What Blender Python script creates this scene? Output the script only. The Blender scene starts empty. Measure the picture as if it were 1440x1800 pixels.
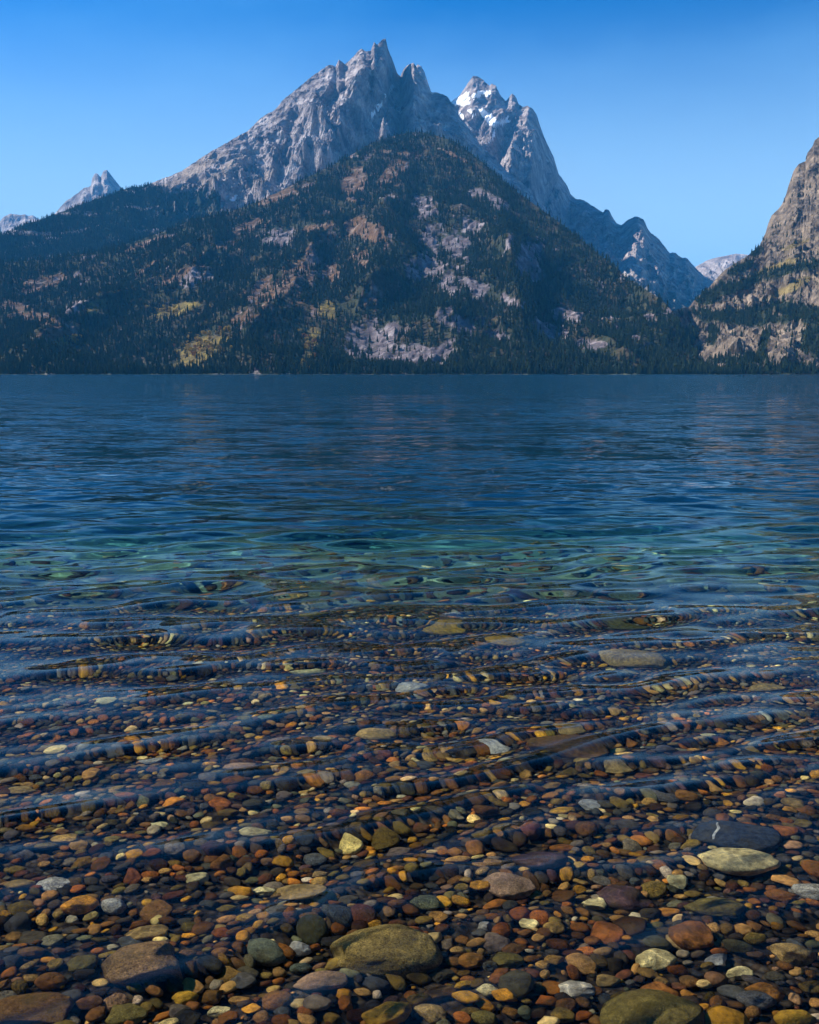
import bpy, bmesh, math, random
import numpy as np

# ------------------------------------------------------------------ camera, world, sun, exposure
sc = bpy.context.scene
COL = sc.collection
rad = math.radians
CAM_H, FPX, PITCH = 1.4, 1900.0, rad(7.3)          # eye height, focal length in photo pixels, downward tilt
cam = bpy.data.cameras.new('camera')
cam_o = bpy.data.objects.new('camera', cam); COL.objects.link(cam_o); sc.camera = cam_o
cam.sensor_fit = 'VERTICAL'; cam.sensor_height = 36.0; cam.lens = 36.0 * FPX / 1800.0
cam.clip_start = 0.05; cam.clip_end = 60000
cam_o.location = (0, 0, CAM_H); cam_o.rotation_euler = (rad(90) - PITCH, 0, 0)

SUN_EL, SUN_AZ = rad(40), rad(74)                  # sun to the left of the view, a little beyond square
world = bpy.data.worlds.new('World'); sc.world = world; world.use_nodes = True
wn = world.node_tree
bg = wn.nodes['Background']
sky = wn.nodes.new('ShaderNodeTexSky'); sky.sky_type = 'NISHITA'; sky.sun_disc = False
sky.sun_elevation = SUN_EL; sky.sun_rotation = -SUN_AZ
sky.altitude = 2100; sky.air_density = 1.0; sky.dust_density = 0.3; sky.ozone_density = 4.0
hsv = wn.nodes.new('ShaderNodeHueSaturation'); hsv.inputs['Saturation'].default_value = 1.6; hsv.inputs['Hue'].default_value = 0.489
gam = wn.nodes.new('ShaderNodeGamma'); gam.inputs['Gamma'].default_value = 1.35
wn.links.new(sky.outputs[0], hsv.inputs['Color']); wn.links.new(hsv.outputs[0], gam.inputs['Color'])
# thin drifting smoke high in the sky
wtc = wn.nodes.new('ShaderNodeTexCoord'); wmp = wn.nodes.new('ShaderNodeMapping'); wmp.inputs['Scale'].default_value = (1.0, 1.0, 2.4)
wns = wn.nodes.new('ShaderNodeTexNoise'); wns.inputs['Scale'].default_value = 3.4; wns.inputs['Detail'].default_value = 5; wns.inputs['Roughness'].default_value = 0.5
wrp = wn.nodes.new('ShaderNodeMapRange'); wrp.inputs['From Min'].default_value = 0.46; wrp.inputs['From Max'].default_value = 0.75; wrp.inputs['To Max'].default_value = 0.18
wmx = wn.nodes.new('ShaderNodeMix'); wmx.data_type = 'RGBA'; wmx.inputs[7].default_value = (3.4, 8.6, 14.5, 1)
wn.links.new(wtc.outputs['Generated'], wmp.inputs['Vector']); wn.links.new(wmp.outputs[0], wns.inputs['Vector']); wn.links.new(wns.outputs[0], wrp.inputs['Value'])
wn.links.new(wrp.outputs[0], wmx.inputs[0]); wn.links.new(gam.outputs[0], wmx.inputs[6]); 
# the air whitens towards the horizon all round
wsx = wn.nodes.new('ShaderNodeSeparateXYZ'); wn.links.new(wtc.outputs['Generated'], wsx.inputs[0])
whr = wn.nodes.new('ShaderNodeMapRange'); whr.interpolation_type = 'SMOOTHSTEP'
whr.inputs['From Min'].default_value = 0.33; whr.inputs['From Max'].default_value = 0.08; whr.inputs['To Min'].default_value = 0.0; whr.inputs['To Max'].default_value = 1.0
wmh = wn.nodes.new('ShaderNodeMix'); wmh.data_type = 'RGBA'; wmh.inputs[7].default_value = (6.0, 9.4, 12.4, 1)
wn.links.new(wsx.outputs['Z'], whr.inputs['Value']); wn.links.new(whr.outputs[0], wmh.inputs[0]); wn.links.new(wmx.outputs[2], wmh.inputs[6]); wn.links.new(wmh.outputs[2], bg.inputs[0])
bg.inputs[1].default_value = 0.05

sun = bpy.data.lights.new('sun', 'SUN'); sun.energy = 5.0; sun.angle = rad(0.53); sun.color = (1.0, 0.93, 0.82)
sun_o = bpy.data.objects.new('sun', sun); COL.objects.link(sun_o)
sdir = np.array([-math.sin(SUN_AZ) * math.cos(SUN_EL), math.cos(SUN_AZ) * math.cos(SUN_EL), math.sin(SUN_EL)])
from mathutils import Vector, Matrix, Euler
sun_o.rotation_euler = Vector((-sdir).tolist()).to_track_quat('-Z', 'Y').to_euler()
sun.cycles.is_caustics_light = True                # sunlight refracts through the lake surface onto the stones

vs = sc.view_settings
vs.view_transform = 'Standard'; vs.look = 'None'; vs.exposure = 0.9; vs.gamma = 1.0; vs.use_curve_mapping = False
cy = sc.cycles
cy.max_bounces = 6; cy.diffuse_bounces = 2; cy.glossy_bounces = 2; cy.transmission_bounces = 4
cy.volume_bounces = 0; cy.transparent_max_bounces = 4
cy.use_adaptive_sampling = True; cy.adaptive_threshold = 0.03
cy.sample_clamp_indirect = 4.0; cy.use_denoising = True

# ------------------------------------------------------------------ helpers
rng = np.random.default_rng(11)
random.seed(5)
CP, SP = math.cos(PITCH), math.sin(PITCH)

def ray(px, py):
    x = (np.asarray(px, float) - 720) / FPX; yd = (np.asarray(py, float) - 900) / FPX
    return x, CP - yd * SP, -SP - yd * CP           # world direction of a photo pixel

def project(X, Y, Z):
    Z = Z - CAM_H
    f = Y * CP - Z * SP; u = Y * SP + Z * CP
    f = np.maximum(f, 1e-3)
    return 720 + FPX * X / f, 900 - FPX * u / f

def interp(x, pts, k=1):
    a = np.array(pts, float)
    return np.interp(x, a[:, 0], a[:, k])

def smooth(a, b, x):
    t = np.clip((x - a) / (b - a), 0, 1); return t * t * (3 - 2 * t)

_perm = np.random.default_rng(3).permutation(1024).astype(np.int64)
_ga = np.random.default_rng(4).uniform(0, 2 * np.pi, 1024)
_gx, _gy = np.cos(_ga), np.sin(_ga)
def perlin(x, y, seed=0):
    xi = np.floor(x).astype(np.int64); yi = np.floor(y).astype(np.int64)
    xf = x - xi; yf = y - yi
    u = xf * xf * xf * (xf * (xf * 6 - 15) + 10); v = yf * yf * yf * (yf * (yf * 6 - 15) + 10)
    def g(ix, iy, dx, dy):
        h = _perm[(_perm[(ix + seed * 37) & 1023] + iy + seed * 101) & 1023]
        return _gx[h] * dx + _gy[h] * dy
    n00 = g(xi, yi, xf, yf); n10 = g(xi + 1, yi, xf - 1, yf)
    n01 = g(xi, yi + 1, xf, yf - 1); n11 = g(xi + 1, yi + 1, xf - 1, yf - 1)
    a = n00 + u * (n10 - n00); b = n01 + u * (n11 - n01)
    return (a + v * (b - a)) * 1.5

def fbm(x, y, octv=5, seed=0, gain=0.5, lac=2.03):
    s = 0; a = 1.0; t = 0
    for i in range(octv):
        s = s + a * perlin(x, y, seed + i); t += a
        x, y = x * lac * 0.8 - y * lac * 0.6, x * lac * 0.6 + y * lac * 0.8; a *= gain
    return s / t

def ridged(x, y, octv=6, seed=0, gain=0.55, lac=2.07, turn=0.35):
    s = 0; a = 1.0; t = 0; w = 1.0
    c_, s_ = math.cos(turn), math.sin(turn)
    for i in range(octv):
        n = 1 - np.abs(perlin(x, y, seed + i)) * 1.6
        n = np.clip(n, 0, 1) ** 1.6 * w
        s = s + a * n; t += a; w = np.clip(n * 1.7, 0.25, 1); a *= gain
        x, y = lac * (x * c_ - y * s_), lac * (x * s_ + y * c_)
    return s / t

def make_mesh(name, v, f, smooth_=True):
    v = np.ascontiguousarray(v, np.float32); f = np.ascontiguousarray(f, np.int32)
    me = bpy.data.meshes.new(name)
    k = f.shape[1]
    me.vertices.add(len(v)); me.vertices.foreach_set('co', v.ravel())
    me.loops.add(f.size); me.loops.foreach_set('vertex_index', f.ravel())
    me.polygons.add(len(f)); me.polygons.foreach_set('loop_start', np.arange(0, f.size, k, dtype=np.int32))
    me.polygons.foreach_set('use_smooth', np.full(len(f), smooth_))
    me.update(calc_edges=True)
    return me

def vcol(me, rgb, name='Col'):
    a = me.attributes.new(name, 'FLOAT_COLOR', 'POINT')
    c = np.ones((len(rgb), 4), np.float32); c[:, :3] = rgb
    a.data.foreach_set('color', c.ravel())

def vflt(me, val, name):
    a = me.attributes.new(name, 'FLOAT', 'POINT')
    a.data.foreach_set('value', np.ascontiguousarray(val, np.float32))

def link(name, me, mat=None, parent=None):
    o = bpy.data.objects.new(name, me); COL.objects.link(o)
    if mat is not None and len(me.materials) == 0: me.materials.append(mat)
    if parent is not None: o.parent = parent
    return o

def tag(o, label=None, cat=None, group=None, kind=None):
    if label: o['label'] = label
    if cat: o['category'] = cat
    if group: o['group'] = group
    if kind: o['kind'] = kind
    return o

def grid_faces(nr, nc):
    i = np.arange((nr - 1) * (nc - 1)); a = (i // (nc - 1)) * nc + i % (nc - 1)
    return np.stack([a, a + 1, a + nc + 1, a + nc], 1)

class NT:                                          # small node-tree writer
    def __init__(s, m): m.use_nodes = True; s.t = m.node_tree; s.n = s.t.nodes
    def new(s, kind, **kw):
        n = s.n.new(kind)
        for k, v in kw.items():
            if k.startswith('i_'): n.inputs[k[2:].replace('_', ' ')].default_value = v
            else: setattr(n, k, v)
        return n
    def link(s, a, b): s.t.links.new(a, b)
    def math(s, op, a, b=None, c=None):
        n = s.n.new('ShaderNodeMath'); n.operation = op
        for i, q in enumerate((a, b, c)):
            if q is None: continue
            if hasattr(q, 'is_linked'): s.t.links.new(q, n.inputs[i])
            else: n.inputs[i].default_value = q
        return n.outputs[0]
    def mix(s, fac, a, b, blend='MIX'):
        n = s.n.new('ShaderNodeMix'); n.data_type = 'RGBA'; n.blend_type = blend
        for sock, q in ((n.inputs[0], fac), (n.inputs[6], a), (n.inputs[7], b)):
            if hasattr(q, 'is_linked'): s.t.links.new(q, sock)
            else: sock.default_value = q
        return n.outputs[2]
    def noise(s, vec, scale, detail=4, rough=0.55):
        n = s.n.new('ShaderNodeTexNoise'); n.inputs['Scale'].default_value = scale
        n.inputs['Detail'].default_value = detail; n.inputs['Roughness'].default_value = rough
        if vec is not None: s.t.links.new(vec, n.inputs['Vector'])
        return n
    def ramp(s, fac, stops):
        n = s.n.new('ShaderNodeValToRGB'); e = n.color_ramp.elements
        while len(e) < len(stops): e.new(0.5)
        for q, (p, c) in zip(e, stops):
            q.position = p; q.color = (*c, 1) if len(c) == 3 else c
        s.t.links.new(fac, n.inputs[0]); return n.outputs[0]

def mat_new(name):
    m = bpy.data.materials.new(name); m.use_nodes = True
    return m, NT(m), m.node_tree.nodes['Principled BSDF']

# ------------------------------------------------------------------ materials
def terrain_material(name, scale, bump):
    m, t, p = mat_new(name)
    at = t.new('ShaderNodeAttribute', attribute_name='Col')
    geo = t.new('ShaderNodeNewGeometry')
    n1 = t.noise(geo.outputs['Position'], scale, 6, 0.65)
    n2 = t.noise(geo.outputs['Position'], scale * 5, 4, 0.6)
    k1 = t.ramp(n1.outputs[0], [(0.3, (0.5, 0.5, 0.52)), (0.55, (1, 1, 1)), (0.75, (1.35, 1.33, 1.3))])
    c = t.mix(1.0, at.outputs['Color'], k1, 'MULTIPLY')
    k2 = t.ramp(n2.outputs[0], [(0.35, (0.72, 0.72, 0.74)), (0.65, (1.15, 1.14, 1.12))])
    c = t.mix(1.0, c, k2, 'MULTIPLY')
    t.link(c, p.inputs['Base Color']); p.inputs['Roughness'].default_value = 0.95
    p.inputs['Specular IOR Level'].default_value = 0.1
    b = t.new('ShaderNodeBump'); b.inputs['Strength'].default_value = 0.8; b.inputs['Distance'].default_value = bump
    h = t.math('ADD', n1.outputs[0], t.math('MULTIPLY', n2.outputs[0], 0.35))
    t.link(h, b.inputs['Height']); t.link(b.outputs[0], p.inputs['Normal'])
    return m
M_ROCK = terrain_material('granite_slopes', 0.018, 40)
M_NEAR = terrain_material('wooded_slopes', 0.03, 9)
M_CLIFF = terrain_material('cliff_granite', 0.022, 14)

m, t, p = mat_new('snow'); p.inputs['Base Color'].default_value = (0.86, 0.88, 0.9, 1); p.inputs['Roughness'].default_value = 0.6
M_SNOW = m

def leaf_material(name, c0, c1):
    m, t, p = mat_new(name)
    oi = t.new('ShaderNodeObjectInfo'); geo = t.new('ShaderNodeNewGeometry')
    n = t.noise(geo.outputs['Position'], 0.35, 3)
    f = t.math('ADD', t.math('MULTIPLY', oi.outputs['Random'], 0.7), t.math('MULTIPLY', n.outputs[0], 0.4))
    c = t.ramp(f, [(0.15, c0), (0.9, c1)])
    t.link(c, p.inputs['Base Color']); p.inputs['Roughness'].default_value = 0.9
    p.inputs['Specular IOR Level'].default_value = 0.1
    return m
M_PINE = leaf_material('conifer_needles', (0.010, 0.022, 0.012), (0.040, 0.058, 0.022))
M_GOLD = leaf_material('golden_leaves', (0.20, 0.15, 0.03), (0.42, 0.27, 0.05))
M_RUST = leaf_material('rust_leaves', (0.20, 0.085, 0.03), (0.33, 0.16, 0.05))
m, t, p = mat_new('bark'); p.inputs['Roughness'].default_value = 0.9
n = t.noise(None, 9, 4); c = t.ramp(n.outputs[0], [(0.3, (0.05, 0.035, 0.025)), (0.7, (0.14, 0.10, 0.075))]); t.link(c, p.inputs['Base Color'])
M_BARK = m

# stones: colour, speckle and banding come with each stone
m, t, p = mat_new('lake_stone')
at = t.new('ShaderNodeAttribute', attribute_name='Col'); sp = t.new('ShaderNodeAttribute', attribute_name='spk')
bd = t.new('ShaderNodeAttribute', attribute_name='band')
geo = t.new('ShaderNodeNewGeometry'); pos = geo.outputs['Position']
n1 = t.noise(pos, 55, 5, 0.6); n2 = t.noise(pos, 230, 4, 0.7); n3 = t.noise(pos, 18, 3, 0.5)
c = t.mix(1.0, at.outputs['Color'], t.ramp(n1.outputs[0], [(0.28, (0.42, 0.40, 0.42)), (0.5, (1, 1, 1)), (0.75, (1.55, 1.48, 1.3))]), 'MULTIPLY')
spk = t.ramp(n2.outputs[0], [(0.38, (0.18, 0.17, 0.16)), (0.47, (0.95, 0.95, 0.95)), (0.56, (1, 1, 1)), (0.66, (2.0, 1.95, 1.8))])
c = t.mix(sp.outputs['Fac'], c, t.mix(1.0, c, spk, 'MULTIPLY'))
wv = t.new('ShaderNodeTexWave'); wv.inputs['Scale'].default_value = 4; wv.inputs['Distortion'].default_value = 22
wv.inputs['Detail'].default_value = 3; wv.inputs['Detail Scale'].default_value = 1.6; t.link(pos, wv.inputs['Vector'])
bands = t.ramp(wv.outputs['Fac'], [(0.2, (0.75, 0.73, 0.7)), (0.6, (1.05, 1.03, 1.0)), (0.95, (1.12, 1.1, 1.05)), (0.985, (1.9, 1.8, 1.6))])
c = t.mix(bd.outputs['Fac'], c, t.mix(1.0, c, bands, 'MULTIPLY'))
alg = t.ramp(n3.outputs[0], [(0.45, (0, 0, 0)), (0.7, (0.5, 0.5, 0.5))])    # patchy brown algae film
c = t.mix(alg, c, (0.085, 0.06, 0.02, 1))
t.link(c, p.inputs['Base Color']); p.inputs['Roughness'].default_value = 0.8
p.inputs['Specular IOR Level'].default_value = 0.06
b = t.new('ShaderNodeBump'); b.inputs['Strength'].default_value = 0.7; b.inputs['Distance'].default_value = 0.011
t.link(t.math('ADD', n1.outputs[0], t.math('MULTIPLY', n2.outputs[0], 0.3)), b.inputs['Height']); t.link(b.outputs[0], p.inputs['Normal'])
M_STONE = m

m, t, p = mat_new('lake_bed')
geo = t.new('ShaderNodeNewGeometry'); pos = geo.outputs['Position']
vo = t.new('ShaderNodeTexVoronoi'); vo.inputs['Scale'].default_value = 38; t.link(pos, vo.inputs['Vector'])
vcn = t.ramp(t.math('FRACT', t.math('MULTIPLY', vo.outputs['Color'], 1.0)), [(0.0, (0.02, 0.014, 0.01)), (0.35, (0.06, 0.036, 0.02)), (0.7, (0.09, 0.06, 0.03)), (1.0, (0.04, 0.038, 0.04))])
edge = t.ramp(vo.outputs['Distance'], [(0.25, (1, 1, 1)), (0.62, (0.25, 0.25, 0.25))])
gravel = t.mix(1.0, vcn, edge, 'MULTIPLY')
nz = t.noise(pos, 0.9, 5, 0.6)
silt = t.ramp(nz.outputs[0], [(0.3, (0.16, 0.165, 0.08)), (0.7, (0.27, 0.275, 0.14))])
sx = t.new('ShaderNodeSeparateXYZ'); t.link(pos, sx.inputs[0])
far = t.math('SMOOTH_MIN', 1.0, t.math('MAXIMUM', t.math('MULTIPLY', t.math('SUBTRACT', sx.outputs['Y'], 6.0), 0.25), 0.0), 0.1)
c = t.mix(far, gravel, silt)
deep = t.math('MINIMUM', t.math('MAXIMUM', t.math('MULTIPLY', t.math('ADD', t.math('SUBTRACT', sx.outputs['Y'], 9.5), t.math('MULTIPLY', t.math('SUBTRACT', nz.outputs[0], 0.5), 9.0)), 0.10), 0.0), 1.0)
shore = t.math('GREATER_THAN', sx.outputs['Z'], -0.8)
c = t.mix(t.math('MULTIPLY', deep, t.math('SUBTRACT', 1.0, shore)), c, (0.0015, 0.042, 0.084, 1))   # blue glow of deep water painted into the deep floor's colour
t.link(c, p.inputs['Base Color']); p.inputs['Roughness'].default_value = 0.9; p.inputs['Specular IOR Level'].default_value = 0.1
b = t.new('ShaderNodeBump'); b.inputs['Strength'].default_value = 0.8; b.inputs['Distance'].default_value = 0.012; b.invert = True
t.link(vo.outputs['Distance'], b.inputs['Height']); t.link(b.outputs[0], p.inputs['Normal'])
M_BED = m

m, t, p = mat_new('lake_water')
p.inputs['Base Color'].default_value = (1, 1, 1, 1); p.inputs['Roughness'].default_value = 0.0
p.inputs['IOR'].default_value = 1.333; p.inputs['Transmission Weight'].default_value = 1.0
geo = t.new('ShaderNodeNewGeometry'); pos = geo.outputs['Position']
mp = t.new('ShaderNodeMapping'); mp.inputs['Scale'].default_value = (0.62, 1.0, 1.0); t.link(pos, mp.inputs['Vector'])
sx = t.new('ShaderNodeSeparateXYZ'); t.link(pos, sx.inputs[0])
nf = t.noise(mp.outputs[0], 2.4, 2, 0.5)
farw = t.math('MINIMUM', t.math('MAXIMUM', t.math('MULTIPLY', t.math('SUBTRACT', sx.outputs['Y'], 6.5), 0.14), 0.0), 1.0)
b = t.new('ShaderNodeBump'); b.inputs['Strength'].default_value = 1.0; b.inputs['Distance'].default_value = 0.10
far2 = t.math('ADD', 1.0, t.math('MINIMUM', t.math('MAXIMUM', t.math('MULTIPLY', t.math('SUBTRACT', sx.outputs['Y'], 22.0), 0.02), 0.0), 1.4))
t.link(t.math('MULTIPLY', nf.outputs[0], t.math('MULTIPLY', farw, far2)), b.inputs['Height'])
# chop too small to model far out: each point of the surface tilts its own way, more in the breezy streaks
nv = t.noise(mp.outputs[0], 0.9, 3, 0.75)
mp2 = t.new('ShaderNodeMapping'); mp2.inputs['Scale'].default_value = (0.010, 0.045, 1.0); t.link(pos, mp2.inputs['Vector'])
brz = t.noise(mp2.outputs[0], 1.0, 3, 0.6)
kk = t.math('MINIMUM', t.math('MAXIMUM', t.math('MULTIPLY', t.math('SUBTRACT', sx.outputs['Y'], 8.0), 0.08), 0.0), 1.0)
kk = t.math('MULTIPLY', kk, t.math('ADD', 0.45, t.math('MULTIPLY', brz.outputs[0], 1.3)))
v1 = t.new('ShaderNodeVectorMath', operation='SUBTRACT'); t.link(nv.outputs['Color'], v1.inputs[0]); v1.inputs[1].default_value = (0.5, 0.5, 0.5)
v2 = t.new('ShaderNodeVectorMath', operation='MULTIPLY'); t.link(v1.outputs[0], v2.inputs[0]); v2.inputs[1].default_value = (0.6, 1.25, 0.0)
v3 = t.new('ShaderNodeVectorMath', operation='SCALE'); t.link(v2.outputs[0], v3.inputs[0]); t.link(kk, v3.inputs['Scale'])
v4 = t.new('ShaderNodeVectorMath', operation='ADD'); t.link(v3.outputs[0], v4.inputs[0]); t.link(b.outputs[0], v4.inputs[1])
v5 = t.new('ShaderNodeVectorMath', operation='NORMALIZE'); t.link(v4.outputs[0], v5.inputs[0]); 
fr = t.new('ShaderNodeFresnel'); fr.inputs['IOR'].default_value = 1.333; t.link(v5.outputs[0], fr.inputs['Normal'])
rf = t.new('ShaderNodeBsdfRefraction'); rf.inputs['IOR'].default_value = 1.333; rf.inputs['Roughness'].default_value = 0.0; t.link(v5.outputs[0], rf.inputs['Normal'])
gl = t.new('ShaderNodeBsdfAnisotropic'); gl.inputs['Roughness'].default_value = 0.0; t.link(v5.outputs[0], gl.inputs['Normal'])
mxs = t.new('ShaderNodeMixShader'); t.link(t.math('MULTIPLY', fr.outputs[0], t.math('MINIMUM', 0.93, t.math('ADD', 0.22, t.math('MULTIPLY', fr.outputs[0], 2.9)))), mxs.inputs[0]); t.link(rf.outputs[0], mxs.inputs[1]); t.link(gl.outputs[0], mxs.inputs[2])
t.n.remove(p); t.link(mxs.outputs[0], t.n['Material Output'].inputs['Surface'])   # glare cut as by a polarised surface
M_WATER = m
m = bpy.data.materials.new('water_tint'); m.use_nodes = True; nt = m.node_tree; nt.nodes.clear()
out = nt.nodes.new('ShaderNodeOutputMaterial'); ab = nt.nodes.new('ShaderNodeVolumeAbsorption')
ab.inputs['Color'].default_value = (0.02, 0.68, 0.88, 1); ab.inputs['Density'].default_value = 0.52
nt.links.new(ab.outputs[0], out.inputs['Volume'])
M_TINT = m

# ------------------------------------------------------------------ the lake bed and the water
BED = [(-220, 9), (-20, 1.2), (-3, 0.25), (0.3, 0.06), (0.9, 0.0), (1.5, -0.09), (2.0, -0.14), (3, -0.20), (4, -0.27), (5, -0.36), (6, -0.48),
       (7, -0.64), (8, -0.85), (10, -1.4), (13, -2.6), (18, -5.0), (26, -8.0), (60, -14), (1640, -14), (1735, -0.6), (1748, 0.15), (1790, 3.0), (2600, 5.0), (9000, 5.0)]
def bed_z(x, y):
    x = np.asarray(x, float); y = np.asarray(y, float)
    z = interp(y, BED)
    nearw = smooth(0.5, 2.5, y) * (1 - smooth(9, 25, y))
    return z + nearw * (0.035 * fbm(x * 0.9, y * 0.9, 3, 21) + 0.012 * fbm(x * 4, y * 4, 3, 22))
ys = np.unique(np.concatenate([[-220, -80, -20, -8], np.linspace(-3, 1, 12), np.arange(1.05, 12, 0.06), np.geomspace(12, 60, 60), np.geomspace(60, 1600, 20), np.linspace(1640, 1800, 41), [2000, 2600, 5000, 9000]]))
tcol = np.concatenate([[-60, -20, -6], np.linspace(-1.6, 1.6, 140), [6, 20, 60]])
Y, T = np.meshgrid(ys, tcol, indexing='ij')
HW = 0.41 * np.clip(np.abs(Y), 0.5, 2500) + 0.8
X = np.clip(HW * T, -9000, 9000)
X = np.where(np.abs(T) > 30, np.sign(T) * 9000, X)
v = np.stack([X, Y, bed_z(X, Y) - 0.012], -1).reshape(-1, 3)
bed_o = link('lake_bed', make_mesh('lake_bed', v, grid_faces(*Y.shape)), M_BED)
tag(bed_o, 'stony lake bed sloping down into deep water', 'lake bed', kind='structure')
bed_o.cycles.is_caustics_receiver = True

rows = [0.55]
def row_step(y): return np.where(y < 1.85, 0.03, np.where(y < 3.3, 0.006, np.where(y < 8, 0.0066, 0.0105) * y))
while rows[-1] < 70: rows.append(rows[-1] + float(row_step(np.array(rows[-1]))))
rows = np.concatenate([rows, np.geomspace(rows[-1] * 1.02, 1752, 40)])
tc = np.concatenate([-1 - np.linspace(1, 0.02, 24) ** 1.5, np.linspace(-1, 1, 500), 1 + np.linspace(0.02, 1, 24) ** 1.5])
Y, T = np.meshgrid(rows, tc, indexing='ij')
HW = 0.40 * Y + 0.25
X = HW * T + np.where(np.abs(T) > 1, np.sign(T) * (np.abs(T) - 1) ** 2 * (12 + 0.5 * Y), 0)
step = np.maximum(0.012, np.where(Y < 8, 0.0066, 0.0095) * Y)
def waves(X, Y):
    r = np.random.default_rng(9)
    Z = np.zeros_like(X)
    wx = X + 0.30 * fbm(X * 0.35, Y * 0.35, 2, 61); wy = Y + 0.30 * fbm(X * 0.3, Y * 0.3, 2, 62)
    near = 1 - smooth(4.5, 12, Y); mid = smooth(3.0, 9, Y)
    def comp(L, ang, amp, w=1.0):
        k = 2 * np.pi / L
        fade = np.clip((L / step - 3.0) / 3.0, 0, 1)
        return amp * fade * w * np.sin(k * (wx * math.cos(ang) + wy * math.sin(ang)) + r.uniform(0, 6.28))
    gate = 0.55 + 0.9 * np.clip(fbm(X * 0.5, Y * 0.7, 2, 63) + 0.35, 0, 1)
    for i in range(7):                              # the swell that rolls in on the stones
        L = r.uniform(0.30, 0.62); Z += comp(L, rad(113 + r.normal(0, 7)), 0.0028 * L / 0.5, near * gate)
    for i in range(26):                             # ripples crossing it
        L = r.uniform(0.12, 0.36); Z += comp(L, rad(106 + r.normal(0, 18)), 0.0036 * L, (0.85 + 0.1 * mid) * gate)
    for i in range(30):                             # chop on the open lake
        L = r.uniform(0.28, 0.85); Z += comp(L, rad(96 + r.normal(0, 19)), 0.0050 * L, mid)
    for i in range(14):
        L = r.uniform(1.5, 5); Z += comp(L, rad(90 + r.normal(0, 25)), 0.0011 * L, smooth(10, 40, Y))
    return Z
Z = waves(X, Y) * np.clip((Y - 0.5) / 0.8, 0, 1)
nr, nc = Y.shape
v = np.stack([X, Y, Z], -1).reshape(-1, 3); f = grid_faces(nr, nc)
loop = np.concatenate([np.arange(nc), np.arange(1, nr) * nc + nc - 1, (nr - 1) * nc + np.arange(nc - 2, -1, -1), np.arange(nr - 2, 0, -1) * nc])
low = v[loop].copy(); low[:, 2] = -17
k0 = len(v); n = len(loop); i = np.arange(n); j = (i + 1) % n
skirt = np.stack([loop[i], k0 + i, k0 + j, loop[j]], 1)
v = np.vstack([v, low, [[0, 400, -17]]])
fan = np.stack([k0 + j, k0 + i, np.full(n, k0 + n), np.full(n, k0 + n)], 1)
wme = bpy.data.meshes.new('water')
faces_t = np.vstack([f[:, [0, 1, 2]], f[:, [0, 2, 3]], skirt[:, [0, 1, 2]], skirt[:, [0, 2, 3]], fan[:, :3]])
wme = make_mesh('water', v, faces_t)
eps = 0.002                                         # exact surface normals from the wave heights
ZW = np.clip((Y - 0.5) / 0.8, 0, 1)
dzx = (waves(X + eps, Y) - waves(X - eps, Y)) / (2 * eps) * ZW; dzy = (waves(X, Y + eps) - waves(X, Y - eps)) / (2 * eps) * ZW
nn = np.stack([-dzx, -dzy, np.ones_like(dzx)], -1).reshape(-1, 3); nn /= np.linalg.norm(nn, axis=1)[:, None]
full = np.zeros((len(v), 3)); full[:, 2] = -1; full[:len(nn)] = nn
wme.normals_split_custom_set_from_vertices(full.tolist())
water_o = link('water', wme, M_WATER)
tag(water_o, 'clear rippled lake reaching from the stones to the far shore', 'lake', kind='structure')
water_o.cycles.is_caustics_caster = True
WTOP = float(Z[Y < 13.6].max()) + 0.002
# the body of tinted water over the shelf, down to where the floor drops out of sight
tv = np.array([(x, y, z) for x in (-30, 30) for y in (0.62, 13.5) for z in (-16.5, WTOP)])
link('deep_water', make_mesh('deep_water', tv, np.array([(0, 1, 3, 2), (4, 6, 7, 5), (0, 4, 5, 1), (2, 3, 7, 6), (0, 2, 6, 4), (1, 5, 7, 3)]), False), M_TINT, water_o)
print('wave top', WTOP)

# ------------------------------------------------------------------ mountains
def seg_x(py, poly):
    a = np.array(poly, float); a = a[np.argsort(a[:, 1])]
    return np.interp(py, a[:, 1], a[:, 0]), a[0, 1], a[-1, 1]

def rib(px, py, poly, amp, wl, wr):                 # a rib (amp > 0) or gully (amp < 0) running down a face
    x, y0, y1 = seg_x(py, poly)
    d = px - x
    w = np.where(d < 0, wl, wr)
    return amp * np.clip(1 - np.abs(d) / w, 0, 1) * smooth(y0 - 14, y0 + 8, py) * (1 - smooth(y1 - 20, y1 + 30, py))

def inside(px, py, poly):
    a = np.array(poly, float); r = np.zeros(px.shape, bool); j = len(a) - 1
    for i in range(len(a)):
        c = ((a[i, 1] > py) != (a[j, 1] > py)) & (px < (a[j, 0] - a[i, 0]) * (py - a[i, 1]) / (a[j, 1] - a[i, 1] + 1e-9) + a[i, 0])
        r ^= c; j = i
    return r

def blobs(px, py, lst):                             # soft union of tilted ellipses (cx, cy, rx, ry, tilt degrees)
    m = np.zeros_like(px)
    for cx, cy_, rx, ry, an in lst:
        c, s = math.cos(rad(an)), math.sin(rad(an))
        dx, dy = px - cx, py - cy_
        u = (dx * c + dy * s) / rx; w = (-dx * s + dy * c) / ry
        m = np.maximum(m, 1.4 - np.sqrt(u * u + w * w))
    return np.clip(m, 0, 1.4)

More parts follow.
